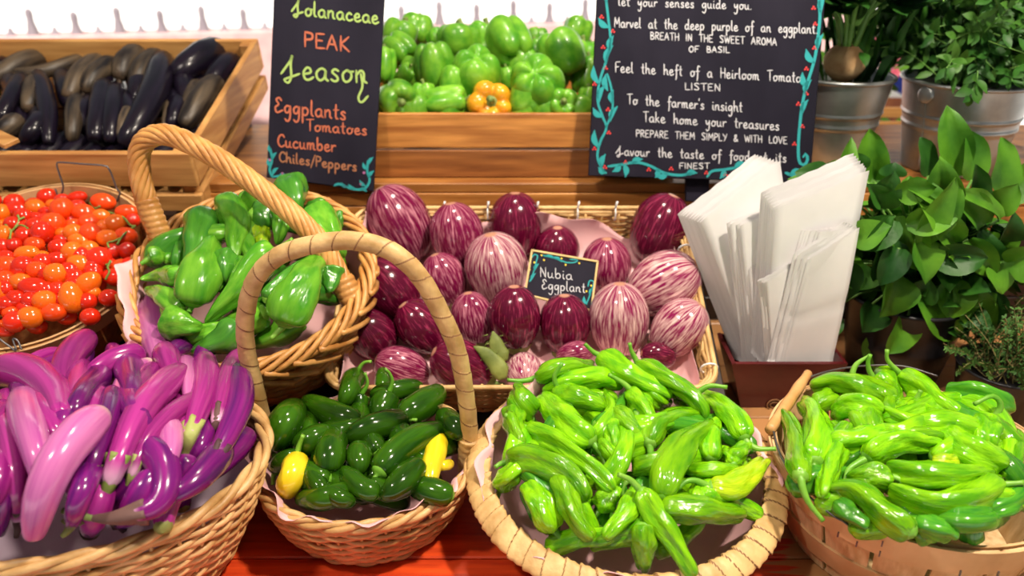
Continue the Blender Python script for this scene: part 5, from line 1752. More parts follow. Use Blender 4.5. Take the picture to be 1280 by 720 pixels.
for ri, k_ in enumerate(rk):
    for ci, v in enumerate(sorted(rows_[k_])):
        LABT[v] = '%s cherry tomato, %s from the left in the %s slanting row from the back' % (COLN[v[2]][0], ORD[min(13, ci)], ORD[min(13, ri)])
for i, (X, Y, rx, ry, c) in enumerate(TC):
    X, Y, rx, ry = float(X), float(Y), float(rx), float(ry)
    px, py, w, h = X * SC_, 230 + Y * SC_, rx * SC_ * TSZ, ry * SC_ * TSZ
    P, rad = pt.settle([(px, py), (px + 0.1, py), (px + 0.2, py)], 2 * min(w, h) * 1.02, 0.0, 0.92, 3)
    cpt = P[1]
    d = depth(cpt)
    key = c
    if key not in protos:
        protos[key] = tomato_mesh('cherry_tomato', c == 'p', COLN[c][1])
        o = protos[key]
    else:
        o = protos[key].copy()
        COL.objects.link(o)
    o.location = tuple(cpt)
    a, bb = w * d / FPX, h * d / FPX
    if c == 'p':
        zax = unit(-RT * 0.25 + UP if Y > 400 and X < 380 else RT * (0.7 if X > 350 else -0.8) + UP * (0.6 if X > 350 else -0.2))
    elif w > h:
        zax = unit(RT + UP * rt_.uniform(-0.25, 0.25))
        a, bb = bb, a
    else:
        zax = unit(UP * 0.8 + RT * rt_.uniform(-0.3, 0.3) - FW * 0.3)
    xax = unit(np.cross(A(0.31, 0.82, 0.2), zax))
    from mathutils import Matrix
    R3 = Matrix((tuple(xax), tuple(np.cross(zax, xax)), tuple(zax))).transposed()
    o.rotation_euler = R3.to_euler()
    o.scale = (a, (a + min(a, bb)) / 2, bb)
    lab = LABT.get((X, Y, c))
    if c == 'f':
        lab = 'red cherry tomato mostly hidden under the top layer of tomatoes'
    elif lab is None:
        lab = 'cherry tomato in the heap beyond the left edge of the picture'
    tag(o, lab, 'tomato', TG)
VINE = M1('tomato_vine_green', (0.12, 0.22, 0.03), (0.24, 0.34, 0.07), 40, 0.6)
dv = depth(MT.o)


def vine(label, brs):
    b = MB()
    for br in brs:
        Q = []
        for X, Y in br:
            px, py = X * SC_, 230 + Y * SC_
            u = unit(rayd(px, py))
            dd = pt.c - CAM
            tc = dd @ u
            pp = np.einsum('ij,ij->i', dd, dd) - tc ** 2
            m = (pt.r + 0.001) ** 2 > pp
            t_ = (tc[m] - np.sqrt((pt.r[m] + 0.001) ** 2 - pp[m])).min() if m.any() else pt.base(px, py, 0.02)
            Q.append((px, py, t_))
        tq = np.array([q[2] for q in Q])
        tq = np.minimum(tq, np.convolve(np.pad(tq, 1, 'edge'), [0.25, 0.5, 0.25], 'valid'))
        S = smooth([CAM + unit(rayd(q[0], q[1])) * t for q, t in zip(Q, tq)], 8 * len(Q))
        b.tube(S, np.interp(np.linspace(0, 1, len(S)), [0, .5, 1], [0.0021, 0.0014, 0.0019]), 7)
    tag(b.build('tomato_vine', VINE), label, 'vine')


vine('green tomato stem lying on the left of the cherry tomatoes', [[(25, 185), (50, 210), (70, 195), (95, 185), (125, 200)], [(50, 210), (45, 245)], [(70, 195), (85, 160), (80, 140)], [(85, 160), (110, 150)]])
vine('long green tomato stem lying along the right of the cherry tomatoes', [[(405, 85), (430, 110), (500, 130), (555, 150), (585, 185), (610, 190)], [(430, 110), (450, 100)]])
vine('short forked tomato stem at the right of the basket, below the long one', [[(600, 195), (565, 220), (540, 250), (527, 272)], [(540, 245), (510, 258), (485, 265), (490, 285)]])
vine('small tomato stem at the lower right edge of the basket', [[(498, 345), (485, 375), (492, 395), (475, 430)], [(485, 375), (478, 360)]])

# ---------------------------------------------------------------- dark eggplants in the left crate
DG = 'dark eggplants in the pine crate'
Mc = frame(A(-1.0, 1.358, 0.2385) + Mdk.e2 * 0.24, 15)
pd = Pile(Mc, 0.9, 0.55, 0.055, 0.0)
DM = dict(lobes=2, amp=0.04, wob=0.02)
yf_ = Mdk(0, 0.03, 0.118)
DL_ = [
    ('dark eggplant in deep shade behind the front slat, fourth gap', [(118, 175), (125, 140), (132, 104)], 30, DK),
    ('dark eggplant in deep shade right of that one', [(137, 178), (141, 145), (144, 110)], 28, DK),
    ('brown mottled eggplant low in the middle of the crate', [(150, 172), (154, 152), (162, 138)], 22, DKM),
    ('dark eggplant low at the left front of the crate', [(30, 178), (42, 162), (54, 146)], 26, DK),
    ('dark eggplant low at the right behind the front slat', [(212, 164), (218, 145), (224, 124)], 22, DK),
    ('thin tan sided eggplant beside the tallest glossy one', [(206, 160), (210, 140), (215, 122)], 14, DKM),
    ('tan mottled eggplant end at the left front corner of the crate', [(-4, 170), (10, 160), (22, 149)], 26, DKM),
    ('small glossy eggplant end at the left edge high up', [(-12, 88), (-2, 82), (6, 76)], 16, DK),
    ('tan mottled eggplant standing in front of the stem-down one at the left', [(90, 176), (92, 150), (97, 122)], 24, DKM),
    ('dull eggplant pointing down at the left centre', [(34, 138), (39, 120), (46, 100)], 26, DKM),
    ('glossy blue-black eggplant leaning at the left', [(0, 150), (14, 122), (29, 96)], 24, DK),
    ('pale mottled eggplant lying at the left back', [(-8, 98), (24, 80), (56, 72)], 28, DKM),
    ('thin mottled eggplant lying across the left back', [(10, 92), (45, 91), (76, 83), (104, 72)], 18, DKM),
    ('tan mottled eggplant arching at the back left of centre', [(84, 122), (99, 94), (124, 75)], 28, DKM),
    ('tan mottled eggplant with a green cut stem, left of centre', [(107, 114), (117, 96), (142, 79)], 29, DKM),
    ('tan mottled eggplant behind the tallest glossy one', [(168, 108), (178, 86), (198, 70)], 30, DKM),
    ('tan mottled eggplant hanging stem down at the crate middle', [(149, 98), (156, 80), (174, 66)], 32, DKM),
    ('black eggplant lying at the right back of the crate', [(218, 96), (246, 76), (277, 62)], 42, DK),
    ('dark eggplant end in the right back corner', [(262, 108), (276, 90), (292, 76)], 32, DK),
    ('brownish eggplant with a dry calyx near the right end', [(228, 140), (238, 122), (246, 104)], 20, DKM),
    ('mottled purple eggplant leaning at the right end of the crate', [(230, 158), (248, 130), (270, 102)], 34, DKM),
    ('slim glossy eggplant standing at the left with a pale edge', [(61, 180), (60, 140), (54, 112), (47, 91)], 25, DK),
    ('tallest glossy black eggplant standing in the crate middle', [(154, 182), (178, 145), (196, 106), (204, 70)], 38, DK),
]
DCALS = {14: ([(102, 122)], 'g'), 16: ([(149, 108)], 'b'), 9: ([(35, 136)], 'g'), 15: ([(170, 114)], 'b'), 12: ([(6, 92)], 'b'), 19: ([(226, 134)], 'b'), 13: ([(82, 122)], 'b')}
filler(pd, 'dark_eggplant', 'dark eggplant mostly hidden under the others in the pine crate', 'eggplant', DG, 20, 125, 130, 155, 36, 75, 28, PR_DK, [DK], DCAL, 12, DM, 0.035, (1.2, 1.9))
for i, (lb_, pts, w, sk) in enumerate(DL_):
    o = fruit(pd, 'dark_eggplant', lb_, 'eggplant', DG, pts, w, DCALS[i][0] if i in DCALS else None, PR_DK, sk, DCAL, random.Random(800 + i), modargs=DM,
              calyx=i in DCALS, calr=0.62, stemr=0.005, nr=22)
# unseen bulk below, dark eggplants glimpsed through the slat gap
rd_ = random.Random(77)
for i in range(15):
    x = -1.21 + i * 0.043
    P = [Mdk(x - 0.02, 0.045, 0.040), Mdk(x, 0.12, 0.044), Mdk(x + 0.015, 0.20, 0.040)]
    C, tau = rings(P, 14)
    b = MB()
    b.tube(C, PR_DK(tau) * 0.026, 12)
    tag(b.build('dark_eggplant', DK), 'dark eggplant low in the pine crate, glimpsed through the gap between the front slats', 'eggplant', DG)
# weathered broken slat end lying on the front rail at the far left
b = MB()
pa_ = [PP(x, y, Mdk(0, 0.0, 0.122), Mdk.n) for x, y in ((-30, 162), (16, 184))]
dv_ = unit(pa_[1] - pa_[0])
b.box((pa_[0] + pa_[1]) / 2 + A(0, 0, 0.006), (pa_[1] - pa_[0]) / 2, unit(np.cross(dv_, Mdk.n)) * 0.014, Mdk.n * 0.004, bev=0.001)
tag(b.build('wood_strip', WOODX, smooth_=False), 'loose pine strip lying on the front slat at the far left', 'wood strip')

# ---------------------------------------------------------------- bell peppers
BG = 'green bell peppers in the wooden crate'
Mb = frame(Mbp(-0.02, 0.03, 0.100), 21)
pbp = Pile(Mb, 3.0, 3.0, -0.025, 0.0, 0.05, -1)


def bell(lb_, x, y, w, h, stemdir, skin, i, push=0.0, lobes=4, cat='bell pepper', dent=0.13):
    rnd = random.Random(900 + i)
    P, rad = pbp.settle([(x, y), (x + 0.1, y), (x + 0.2, y)], (w + h) / 2 * 0.95, push, 0.9, 3)
    c = P[1]
    rq = (w + h) / 4 * depth(c) / FPX
    ylim = 1.428 + 0.014 + rq * 0.95
    if c[1] < ylim and c[2] - rq < SHZ + 0.125:
        c = PY(x, y, ylim)
    s = unit(RT * stemdir[0] + UP * stemdir[1] - FW * stemdir[2])
    d = depth(c)
    u = unit(np.cross(s, A(0.2, 0.9, 0.3)))
    v = np.cross(s, u)
    hw, hh = w / 2 * d / FPX, h / 2 * d / FPX
    # world radii: along s and across
    al = abs(stemdir[1]) / (np.linalg.norm(stemdir) + 1e-9)
    Lz = (hh * al + (hw if abs(stemdir[0]) > abs(stemdir[2]) else (hw + hh) / 2) * (1 - al))
    Rr = hw * al + (hh if abs(stemdir[0]) > abs(stemdir[2]) else (hw + hh) / 2) * (1 - al)
    prof = np.array([(0.02, 0.70), (0.16, 0.74), (0.34, 0.92), (0.56, 1.0), (0.78, 0.93), (0.93, 0.70), (1.0, 0.35), (1.0, 0.0), (0.96, -0.35), (0.86, -0.68), (0.70, -0.90), (0.50, -1.0), (0.30, -0.97), (0.14, -0.86), (0.02, -0.80)])
    prof = smooth(prof, 30)
    n = 48
    th = np.linspace(0, 2 * math.pi, n, endpoint=False)
    ph = rnd.uniform(0, 6.28)
    lob = np.abs(np.cos(lobes / 2 * (th + ph + 0.10 * np.sin(2 * th)))) ** 0.75
    big = 1 + 0.09 * np.sin(th + rnd.uniform(0, 6))
    G = np.zeros((len(prof), n, 3))
    lat = np.zeros((len(prof), n, 3))
    for j, (r, z) in enumerate(prof):
        k = (1 - dent * 1.5 * (1 - lob)) * big
        zz = z * (1 - (0.28 * (1 - lob) if z < -0.2 else 0.16 * (1 - lob)) * (r > 0.2) * abs(z))
        G[j] = c + np.outer(np.cos(th) * r * k * Rr, u) + np.outer(np.sin(th) * r * k * Rr, v) + np.outer(zz * Lz, s)
        lat[j, :, 0], lat[j, :, 1], lat[j, :, 2] = np.cos(th), np.sin(th), z
    b = MB()
    b.grid(G, False, True, 0, lat)
    b.f += [tuple(range(n - 1, -1, -1)), tuple(range((len(prof) - 1) * n, len(prof) * n))]
    b.m += [0, 0]
    o = b.build('bell_pepper', skin)
    tag(o, lb_, cat, BG)
    m = MB()
    calyx_star(m, c + s * Lz * 0.76, s, Rr * 0.30, 6, 0.1, 0.1)
    q = smooth([c + s * Lz * 0.78, c + s * Lz * 1.0, c + s * Lz * 1.22 + u * Rr * 0.12], 8)
    m.tube(q, Rr * np.array([.2, .15, .13, .12, .12, .13, .15, .16]), 10)
    m.build('stem', STEMD, o)


X4 = lambda X: 470 + X / 4.557
Y4 = lambda Y: Y / 4.557
HID = 'bell pepper mostly hidden under the others in the crate'
BP_ = [(HID, X_, Y_, 190, 180, (0.2, 1, 0.2), BELL) for X_, Y_ in ((60, 620), (230, 640), (420, 640), (600, 640), (830, 640), (960, 640), (1150, 640), (240, 430), (420, 330), (650, 320), (840, 380), (1000, 420), (1160, 330), (610, 230), (450, 480), (850, 560))] + [
    ('dark bell pepper in shade between the middle ones', 740, 450, 120, 120, (0, 1, 0.2), BELL),
    ('dark bell pepper in shade left of the lower front one', 270, 550, 130, 140, (0, 1, 0.2), BELL),
    ('small bell pepper in shade near the left chalkboard', 170, 425, 110, 110, (0.5, 0.5, 0.5), BELL),
    ('light bell pepper behind the five lobed one', 905, 300, 130, 130, (0, 1, 0), BELL),
    ('bell pepper top at the very back behind the left pair', 235, 175, 190, 150, (0.2, 1, -0.2), BELL),
    ('bell pepper half hidden at the back left of centre', 350, 225, 120, 110, (-0.3, 1, 0), BELL),
    ('bell pepper at the back near the right end', 915, 215, 120, 90, (0, 1, 0), BELL),
    ('bell pepper at the back right corner by the wide chalkboard', 1150, 185, 160, 140, (0.3, 1, 0), BELL),
    ('bell pepper at the right edge below the back corner', 1225, 300, 110, 110, (0, 1, 0), BELL),
    ('ribbed bell pepper in the back row, left of centre', 485, 235, 245, 170, (0.0, 1, 0.25), BELL),
    ('bell pepper in the back row, right of centre', 755, 245, 235, 245, (-0.3, 0.6, -0.3), BELL),
    ('upper of the two bell peppers beside the narrow chalkboard', 145, 200, 190, 140, (0.3, 0.8, 0.1), BELL),
    ('lower of the two bell peppers beside the narrow chalkboard', 130, 285, 180, 170, (0.5, -0.5, 0.2), BELL),
    ('bell pepper cut off by the edge of the narrow chalkboard', 50, 375, 130, 180, (0, 1, 0), BELL),
    ('bell pepper cut off by the edge of the wide chalkboard', 1190, 430, 150, 200, (0.2, 1, 0), BELL),
    ('pale tall bell pepper left of the centre', 325, 375, 215, 235, (0.1, -0.9, -0.3), BELL),
    ('bell pepper in the centre turned with its lobes to the viewer', 565, 415, 260, 270, (-0.1, -0.5, -0.8), BELL),
    ('largest smooth bell pepper at the right', 1055, 300, 255, 245, (0.35, -0.9, -0.2), BELL),
    ('bell pepper at the right front corner beside the wide chalkboard', 1210, 580, 110, 150, (0, 1, 0.2), BELL),
    ('dark wrinkled bell pepper at the right front, stem towards the viewer', 1050, 590, 190, 150, (0.2, -0.1, 1), BELL),
    ('bell pepper at the left front corner with its stem end showing', 125, 560, 220, 220, (0.35, -0.45, 0.9), BELL),
    ('bell pepper lying on its side behind the front slat', 395, 580, 230, 165, (1, 0.1, 0.1), BELL),
    ('five lobed bell pepper turned bottom up at the right of centre', 905, 490, 310, 265, (0.05, -0.35, -0.9), BELL),
    ('yellow orange bell pepper with its green stem towards the viewer', 660, 590, 285, 190, (0.03, -0.1, 1), BELLO),
]
for i, (lb_, X, Y, w, h, sd_, sk) in enumerate(BP_):
    bell(lb_, X4(X), Y4(Y), w / 4.557 * 1.1, h / 4.557 * 1.1, sd_, sk, i, lobes=5 if i in (38, 39) else (4 if i % 3 else 3))

# ---------------------------------------------------------------- paper bags in their dark red box
bx0 = PY(915, 455, 1.075)
bx1 = PY(1060, 455, 1.075)
bxw = (bx1[0] - bx0[0]) / 2
bxc = (bx0[0] + bx1[0]) / 2
zt = bx0[2]
BD = 0.10
box = thing('bag_box', 'dark red flared wooden box holding white paper bags', 'box', A(bxc, 1.075 + BD / 2, 0))
REDW = M1('dark_red_lacquer', (0.055, 0.004, 0.006), (0.10, 0.008, 0.010), 9, 0.32, coat=0.2)
zb, k_ = 0.001, 0.70
T4 = [A(bxc - bxw, 1.075, zt), A(bxc + bxw, 1.075, zt), A(bxc + bxw, 1.075 + BD, zt), A(bxc - bxw, 1.075 + BD, zt)]
B4 = [A(bxc - bxw * k_, 1.087, zb), A(bxc + bxw * k_, 1.087, zb), A(bxc + bxw * k_, 1.065 + BD, zb), A(bxc - bxw * k_, 1.065 + BD, zb)]
for i, nm in enumerate(['front_panel', 'side_panel', 'back_panel', 'side_panel']):
    j = (i + 1) % 4
    c = (T4[0] + T4[2]) / 2
    q = [T4[i], T4[j], B4[j], B4[i]]
    n_ = unit(np.cross(T4[j] - T4[i], B4[i] - T4[i]))
    if np.dot(n_, c - T4[i]) < 0:
        n_ = -n_
    b = MB()
    V = q + [p + n_ * 0.006 for p in q]
    b.add(V, [(0, 1, 2, 3), (7, 6, 5, 4), (0, 4, 5, 1), (1, 5, 6, 2), (2, 6, 7, 3), (3, 7, 4, 0)])
    b.build(nm, REDW, box, False)
b = MB()
b.box(A(bxc, 1.076 + BD / 2, 0.004), A(bxw * k_ - 0.006, 0, 0), A(0, BD / 2 - 0.017, 0), A(0, 0, 0.003))
b.build('base', REDW, box, False)
b = MB()
cc = PY(968, 506, 1.0845)
b.loop([cc + A(0.012 * math.cos(a), -0.0006, 0.010 * math.sin(a)) for a in np.linspace(0, 6.2832, 24)[:-1]], 0.0012, 5, up=(0, 1, 0))
b.loop([cc + A(0.007 * math.cos(a), -0.0006, 0.005 * math.sin(a)) for a in np.linspace(0, 6.2832, 20)[:-1]], 0.0010, 5, up=(0, 1, 0))
b.build('carved_mark', BROWN, box)


def bag(corners, ys, off, i, crease=True):
    """folded paper bag: corners tl,tr,br,bl in the picture, ys = distances of the four; off = offset vector"""
    q = [PY(x, y, yy) + off for (x, y), yy in zip(corners, ys)]
    n_ = unit(np.cross(q[1] - q[0], q[3] - q[0]))
    if n_[1] > 0:
        n_ = -n_
    r_ = random.Random(i)
    nu, nv = 11, 22
    amp, ph = r_.uniform(-0.0012, 0.0012), r_.uniform(0, 6)
    G = np.zeros((nu, nv, 3))
    for a in range(nu):
        for c in range(nv):
            u, v = a / (nu - 1), c / (nv - 1)
            p = (q[0] * (1 - u) + q[1] * u) * (1 - v) + (q[3] * (1 - u) + q[2] * u) * v
            if c == 0 and a % 2 and 0 < a < nu - 1:
                p = p + unit(q[0] - q[3]) * 0.0016
            p = p + n_ * (0.003 * math.sin(math.pi * u) * (1 - v) + amp * math.sin(5 * v + ph) + 0.0012 * math.sin(3 * u + 4 * v + ph) * (1 - v))
            if crease:
                p = p + n_ * (-0.0012 * (1 - abs(v - 0.52) / 0.07) if abs(v - 0.52) < 0.07 else 0)
            G[a, c] = p
    t = 0.0009
    b = MB()
    b.grid(G)
    b.grid((G - n_ * (t + 0.0008 * np.array([0] + [1] * (nu - 2) + [0])[:, None, None]))[::-1])
    N1 = nu * nv
    f = lambda a, c: a * nv + c
    g = lambda a, c: N1 + (nu - 1 - a) * nv + c
    # folded sides and folded bottom; the top stays open
    for c in range(nv - 1):
        b.f += [(f(0, c + 1), f(0, c), g(0, c), g(0, c + 1)), (f(nu - 1, c), f(nu - 1, c + 1), g(nu - 1, c + 1), g(nu - 1, c))]
        b.m += [0, 0]
    for a in range(nu - 1):
        b.f += [(f(a, nv - 1), f(a + 1, nv - 1), g(a + 1, nv - 1), g(a, nv - 1))]
        b.m += [0]
    return b.build('paper_bag', BAGW)


BGG = 'white paper bags in the dark red box'
STK = [   # stack label, corners tl tr br bl, distances, count, step vector per bag (backwards)
    ('tall leftmost stack', [(876, 278), (975, 201), (1010, 452), (945, 462)], (1.135, 1.165, 1.14, 1.125), 9, A(-0.0029, 0.0030, 0.0002)),
    ('low narrow stack behind the tallest bag', [(930, 283), (985, 258), (985, 462), (948, 464)], (1.118, 1.135, 1.125, 1.117), 8, A(-0.0027, 0.0008, 0.0002)),
    ('big middle stack leaning to the right', [(969, 262), (1086, 213), (1040, 455), (955, 462)], (1.095, 1.118, 1.112, 1.105), 8, A(-0.0022, 0.0016, 0.0024)),
    ('short stack in the right middle', [(1030, 290), (1063, 287), (1024, 458), (975, 462)], (1.092, 1.10, 1.102, 1.098), 9, A(-0.0030, 0.0006, 0.0)),
    ('small low stack at the centre', [(957, 354), (996, 330), (990, 460), (966, 463)], (1.088, 1.096, 1.098, 1.094), 5, A(-0.0022, 0.0004, 0.0003)),
    ('front right stack', [(1012, 326), (1075, 285), (1040, 458), (976, 462)], (1.082, 1.098, 1.094, 1.088), 7, A(-0.0030, 0.0005, 0.0012)),
]
for si, (nm, cor, ys, cnt, step) in enumerate(STK):
    for k in range(cnt - 1, -1, -1):
        o = bag(cor, ys, step * k * 1.25, si * 20 + k, crease=si in (0, 2, 5))
        tag(o, ('foremost white paper bag of the %s' % nm) if k == 0 else ('paper bag edge behind the front bag of the %s' % nm), 'paper bag', BGG)

# ---------------------------------------------------------------- leaves
LEAF1 = M1('bright_leaf', (0.03, 0.13, 0.008), (0.11, 0.29, 0.016), 14, 0.48, 0.2, 90, spec=0.3)
LEAF2 = M1('dark_leaf', (0.009, 0.055, 0.008), (0.035, 0.135, 0.012), 14, 0.48, 0.2, 90, spec=0.3)
LEAF3 = M1('fine_herb_leaf', (0.018, 0.085, 0.010), (0.065, 0.18, 0.02), 18, 0.5, spec=0.3)
LEAF4 = M1('grey_green_leaf', (0.025, 0.085, 0.014), (0.085, 0.19, 0.035), 18, 0.6, spec=0.3)
STEML = M1('leaf_stalk', (0.10, 0.26, 0.04), (0.18, 0.36, 0.07), 20, 0.5)
TWIG = M1('herb_twig', (0.16, 0.13, 0.04), (0.30, 0.24, 0.09), 20, 0.7)


def leaf(mb, base, d, nrm, L, Wd, droop=0.25, fold=0.25, wavy=0.0, shape=0, nu=7, nv=5):
    d = unit(d)
    nrm = unit(nrm - np.dot(nrm, d) * d)
    s = np.cross(d, nrm)
    G = np.zeros((nu, nv, 3))
    ph = RND.uniform(0, 6)
    for i in range(nu):
        t = i / (nu - 1)
        if shape == 0:
            w = Wd * math.sin(math.pi * min(1, (0.03 + 0.95 * t)) ** 0.8) ** 0.62 if t < 1 else Wd * 0.04
        else:
            w = Wd * max(0.03, math.sin(math.pi * (0.04 + 0.94 * t)) ** 0.9)
        for j in range(nv):
            q = j / (nv - 1) * 2 - 1
            G[i, j] = base + d * L * t * (1 - 0.15 * droop * t) + s * w / 2 * q + nrm * (fold * w / 2 * abs(q) - droop * L * t * t + wavy * L * math.sin(7 * t + ph + 2 * q) * abs(q))
    mb.grid(G)


# broad-leaved green bunch in a dark pot, right
pc = A(PY(1150, 300, 1.20)[0], 1.20, 0.0)
pl = thing('leafy_plant', 'bushy plant with broad green leaves in a dark pot behind the bushel basket', 'plant', pc)
POT = M1('dark_metal_pot', (0.010, 0.010, 0.013), (0.03, 0.03, 0.035), 8, 0.35, metal=0.4)
b = MB()
Mp = frame(pc, 0)
b.lathe([(0.001, 0.001), (0.072, 0.001), (0.085, 0.07), (0.088, 0.075), (0.086, 0.08), (0.095, 0.145), (0.099, 0.15), (0.095, 0.153), (0.090, 0.145), (0.001, 0.135)], 40, Mp)
b.build('pot', POT, pl)
b1, b2, b3 = MB(), MB(), MB()
rl = random.Random(21)
cen = pc + A(0.012, 0, 0.19)
# hand-placed outline leaves: base px, tip px, distance offset, width px, front(1)/back
LV = [(1040, 385, 1027, 426, 34, 1), (1095, 420, 1093, 458, 30, 1), (1150, 360, 1200, 425, 46, 1), (1050, 330, 1062, 372, 40, 1), (1080, 330, 1068, 352, 52, 1), (1120, 345, 1112, 395, 48, 1),
      (1110, 300, 1108, 350, 46, 1), (1145, 300, 1165, 350, 46, 1), (1130, 280, 1145, 335, 44, 1), (1165, 320, 1232, 325, 38, 1), (1165, 290, 1200, 245, 34, 1), (1150, 265, 1200, 265, 44, 1), (1100, 260, 1115, 225, 34, 1), (1120, 235, 1075, 222, 34, -1),
      (1120, 240, 1165, 238, 30, 1), (1115, 275, 1092, 310, 32, 1), (1052, 235, 1066, 178, 22, -1), (1092, 225, 1088, 168, 36, -1), (1115, 220, 1118, 205, 30, -1),
      (1195, 220, 1190, 142, 38, -1), (1215, 225, 1220, 170, 36, -1), (1160, 220, 1158, 176, 28, -1), (1250, 240, 1266, 180, 40, -1), (1240, 260, 1268, 240, 36, 1), (1245, 300, 1275, 280, 40, 1), (1240, 330, 1262, 360, 40, 1), (1210, 300, 1245, 345, 34, 1),
      (1030, 230, 1005, 212, 40, -1), (1050, 225, 1038, 205, 36, -1), (1020, 240, 990, 225, 26, -1), (1205, 260, 1225, 215, 36, 1), (1180, 255, 1178, 212, 40, 1), (1195, 350, 1190, 395, 44, 1), (1215, 370, 1245, 410, 50, 1), (1250, 250, 1300, 205, 40, -1),
      (1260, 330, 1300, 320, 44, 1), (1090, 380, 1085, 412, 44, 1), (1135, 395, 1120, 440, 40, 1), (1070, 300, 1100, 285, 36, 1), (1190, 300, 1178, 265, 40, 1), (1230, 280, 1215, 245, 36, 1), (1160, 380, 1165, 425, 46, 1), (1075, 215, 1062, 195, 30, -1)]
LV = [(x0 + rl.uniform(-22, 22), y0 + rl.uniform(-18, 18), x1 + rl.uniform(-22, 22), y1 + rl.uniform(-18, 18), w * rl.uniform(0.7, 0.95), fr) for x0, y0, x1, y1, w, fr in LV if 1085 < x1 < 1250 and 215 < y1 < 420] + LV
for k, (x0, y0, x1, y1, w, fr) in enumerate(LV):
    yy = 1.20 - fr * (0.05 + 0.055 * rl.random())
    p, q = PY(x0, y0, yy + 0.015), PY(x1, y1, yy - 0.015 * fr)
    L = np.linalg.norm(q - p)
    side = A(rl.uniform(-0.5, 0.5), -1, rl.uniform(0.0, 0.9))
    leaf([b1, b2, b1][k % 3], p, q - p, side, L * 1.1, w * depth(p) / FPX * 1.08, rl.uniform(0.1, 0.45), rl.uniform(0.3, 0.9), 0.05, nu=9, nv=7)
    b3.tube(smooth([pc + A(rl.uniform(-0.03, 0.03), rl.uniform(-0.03, 0.03), 0.14), (p + cen) / 2, p], 8), 0.0022, 6)
for k in range(330):
    a, e = rl.uniform(0, 2 * math.pi), rl.uniform(-0.6, 1.35)
    d = A(math.cos(a) * math.cos(e), math.sin(a) * math.cos(e), math.sin(e))
    R0 = A(0.125, 0.085, 0.115)
    p = cen + d * R0 * rl.uniform(0.45, 0.98)
    if p[0] < cen[0] - 0.045 and p[1] < cen[1] - 0.01:
        p = p + A(0.05, 0.05, 0)
    dd = unit(d + A(0, 0, 0.35) + A(rl.gauss(0, .35), rl.gauss(0, .35), rl.gauss(0, .35)))
    leaf([b1, b2, b2][k % 3], p, dd, d + A(0, 0, 0.8) + A(rl.gauss(0, .3), rl.gauss(0, .3), 0), rl.uniform(0.038, 0.062), rl.uniform(0.034, 0.054), rl.uniform(0.1, 0.7), rl.uniform(0.2, 0.8), 0.05)
    if k % 3 == 0:
        b3.tube(smooth([pc + A(rl.uniform(-0.03, 0.03), rl.uniform(-0.03, 0.03), 0.14), (p + cen) / 2, p], 7), 0.002, 6)
b1.build('light_foliage', LEAF1, pl)
b2.build('dark_foliage', LEAF2, pl)
b3.build('stems', STEML, pl)

# thyme at the lower right
tc_ = A(PY(1262, 440, 1.07)[0], 1.07, 0.0)
th_ = thing('thyme_plant', 'twiggy fine-leaved herb at the right edge behind the bushel basket', 'plant', tc_)
b = MB()
b.lathe([(0.001, 0.001), (0.055, 0.001), (0.068, 0.085), (0.071, 0.09), (0.066, 0.09), (0.06, 0.08), (0.001, 0.078)], 32, frame(tc_, 0))
b.build('pot', POT, th_)
b1, b3 = MB(), MB()
for k in range(85):
    a = rl.uniform(0, 2 * math.pi)
    e = rl.uniform(0.15, 1.4)
    Ls = rl.uniform(0.07, 0.125)
    p0 = tc_ + A(rl.uniform(-.04, .04), rl.uniform(-.04, .04), 0.08)
    d = A(math.cos(a) * math.cos(e), math.sin(a) * math.cos(e), math.sin(e))
    S = smooth([p0, p0 + d * Ls * 0.5 + A(0, 0, 0.008), p0 + d * Ls + A(rl.uniform(-.012, .012), rl.uniform(-.012, .012), -0.004)], 16)
    b3.tube(S, np.linspace(0.0011, 0.0005, 16), 5)
    for i in range(4, 16):
        T = unit(S[min(15, i + 1)] - S[i - 1])
        for sgn in (0, 1, 2):
            o_ = unit(np.cross(T, A(rl.gauss(0, 1), rl.gauss(0, 1), rl.gauss(0, 1))))
            leaf(b1, S[i], o_ + T * 0.7, T, rl.uniform(0.006, 0.0105), 0.0034, 0.15, 0.2, 0, 1, 4, 3)
b1.build('foliage', LEAF4, th_)
b3.build('twigs', TWIG, th_)

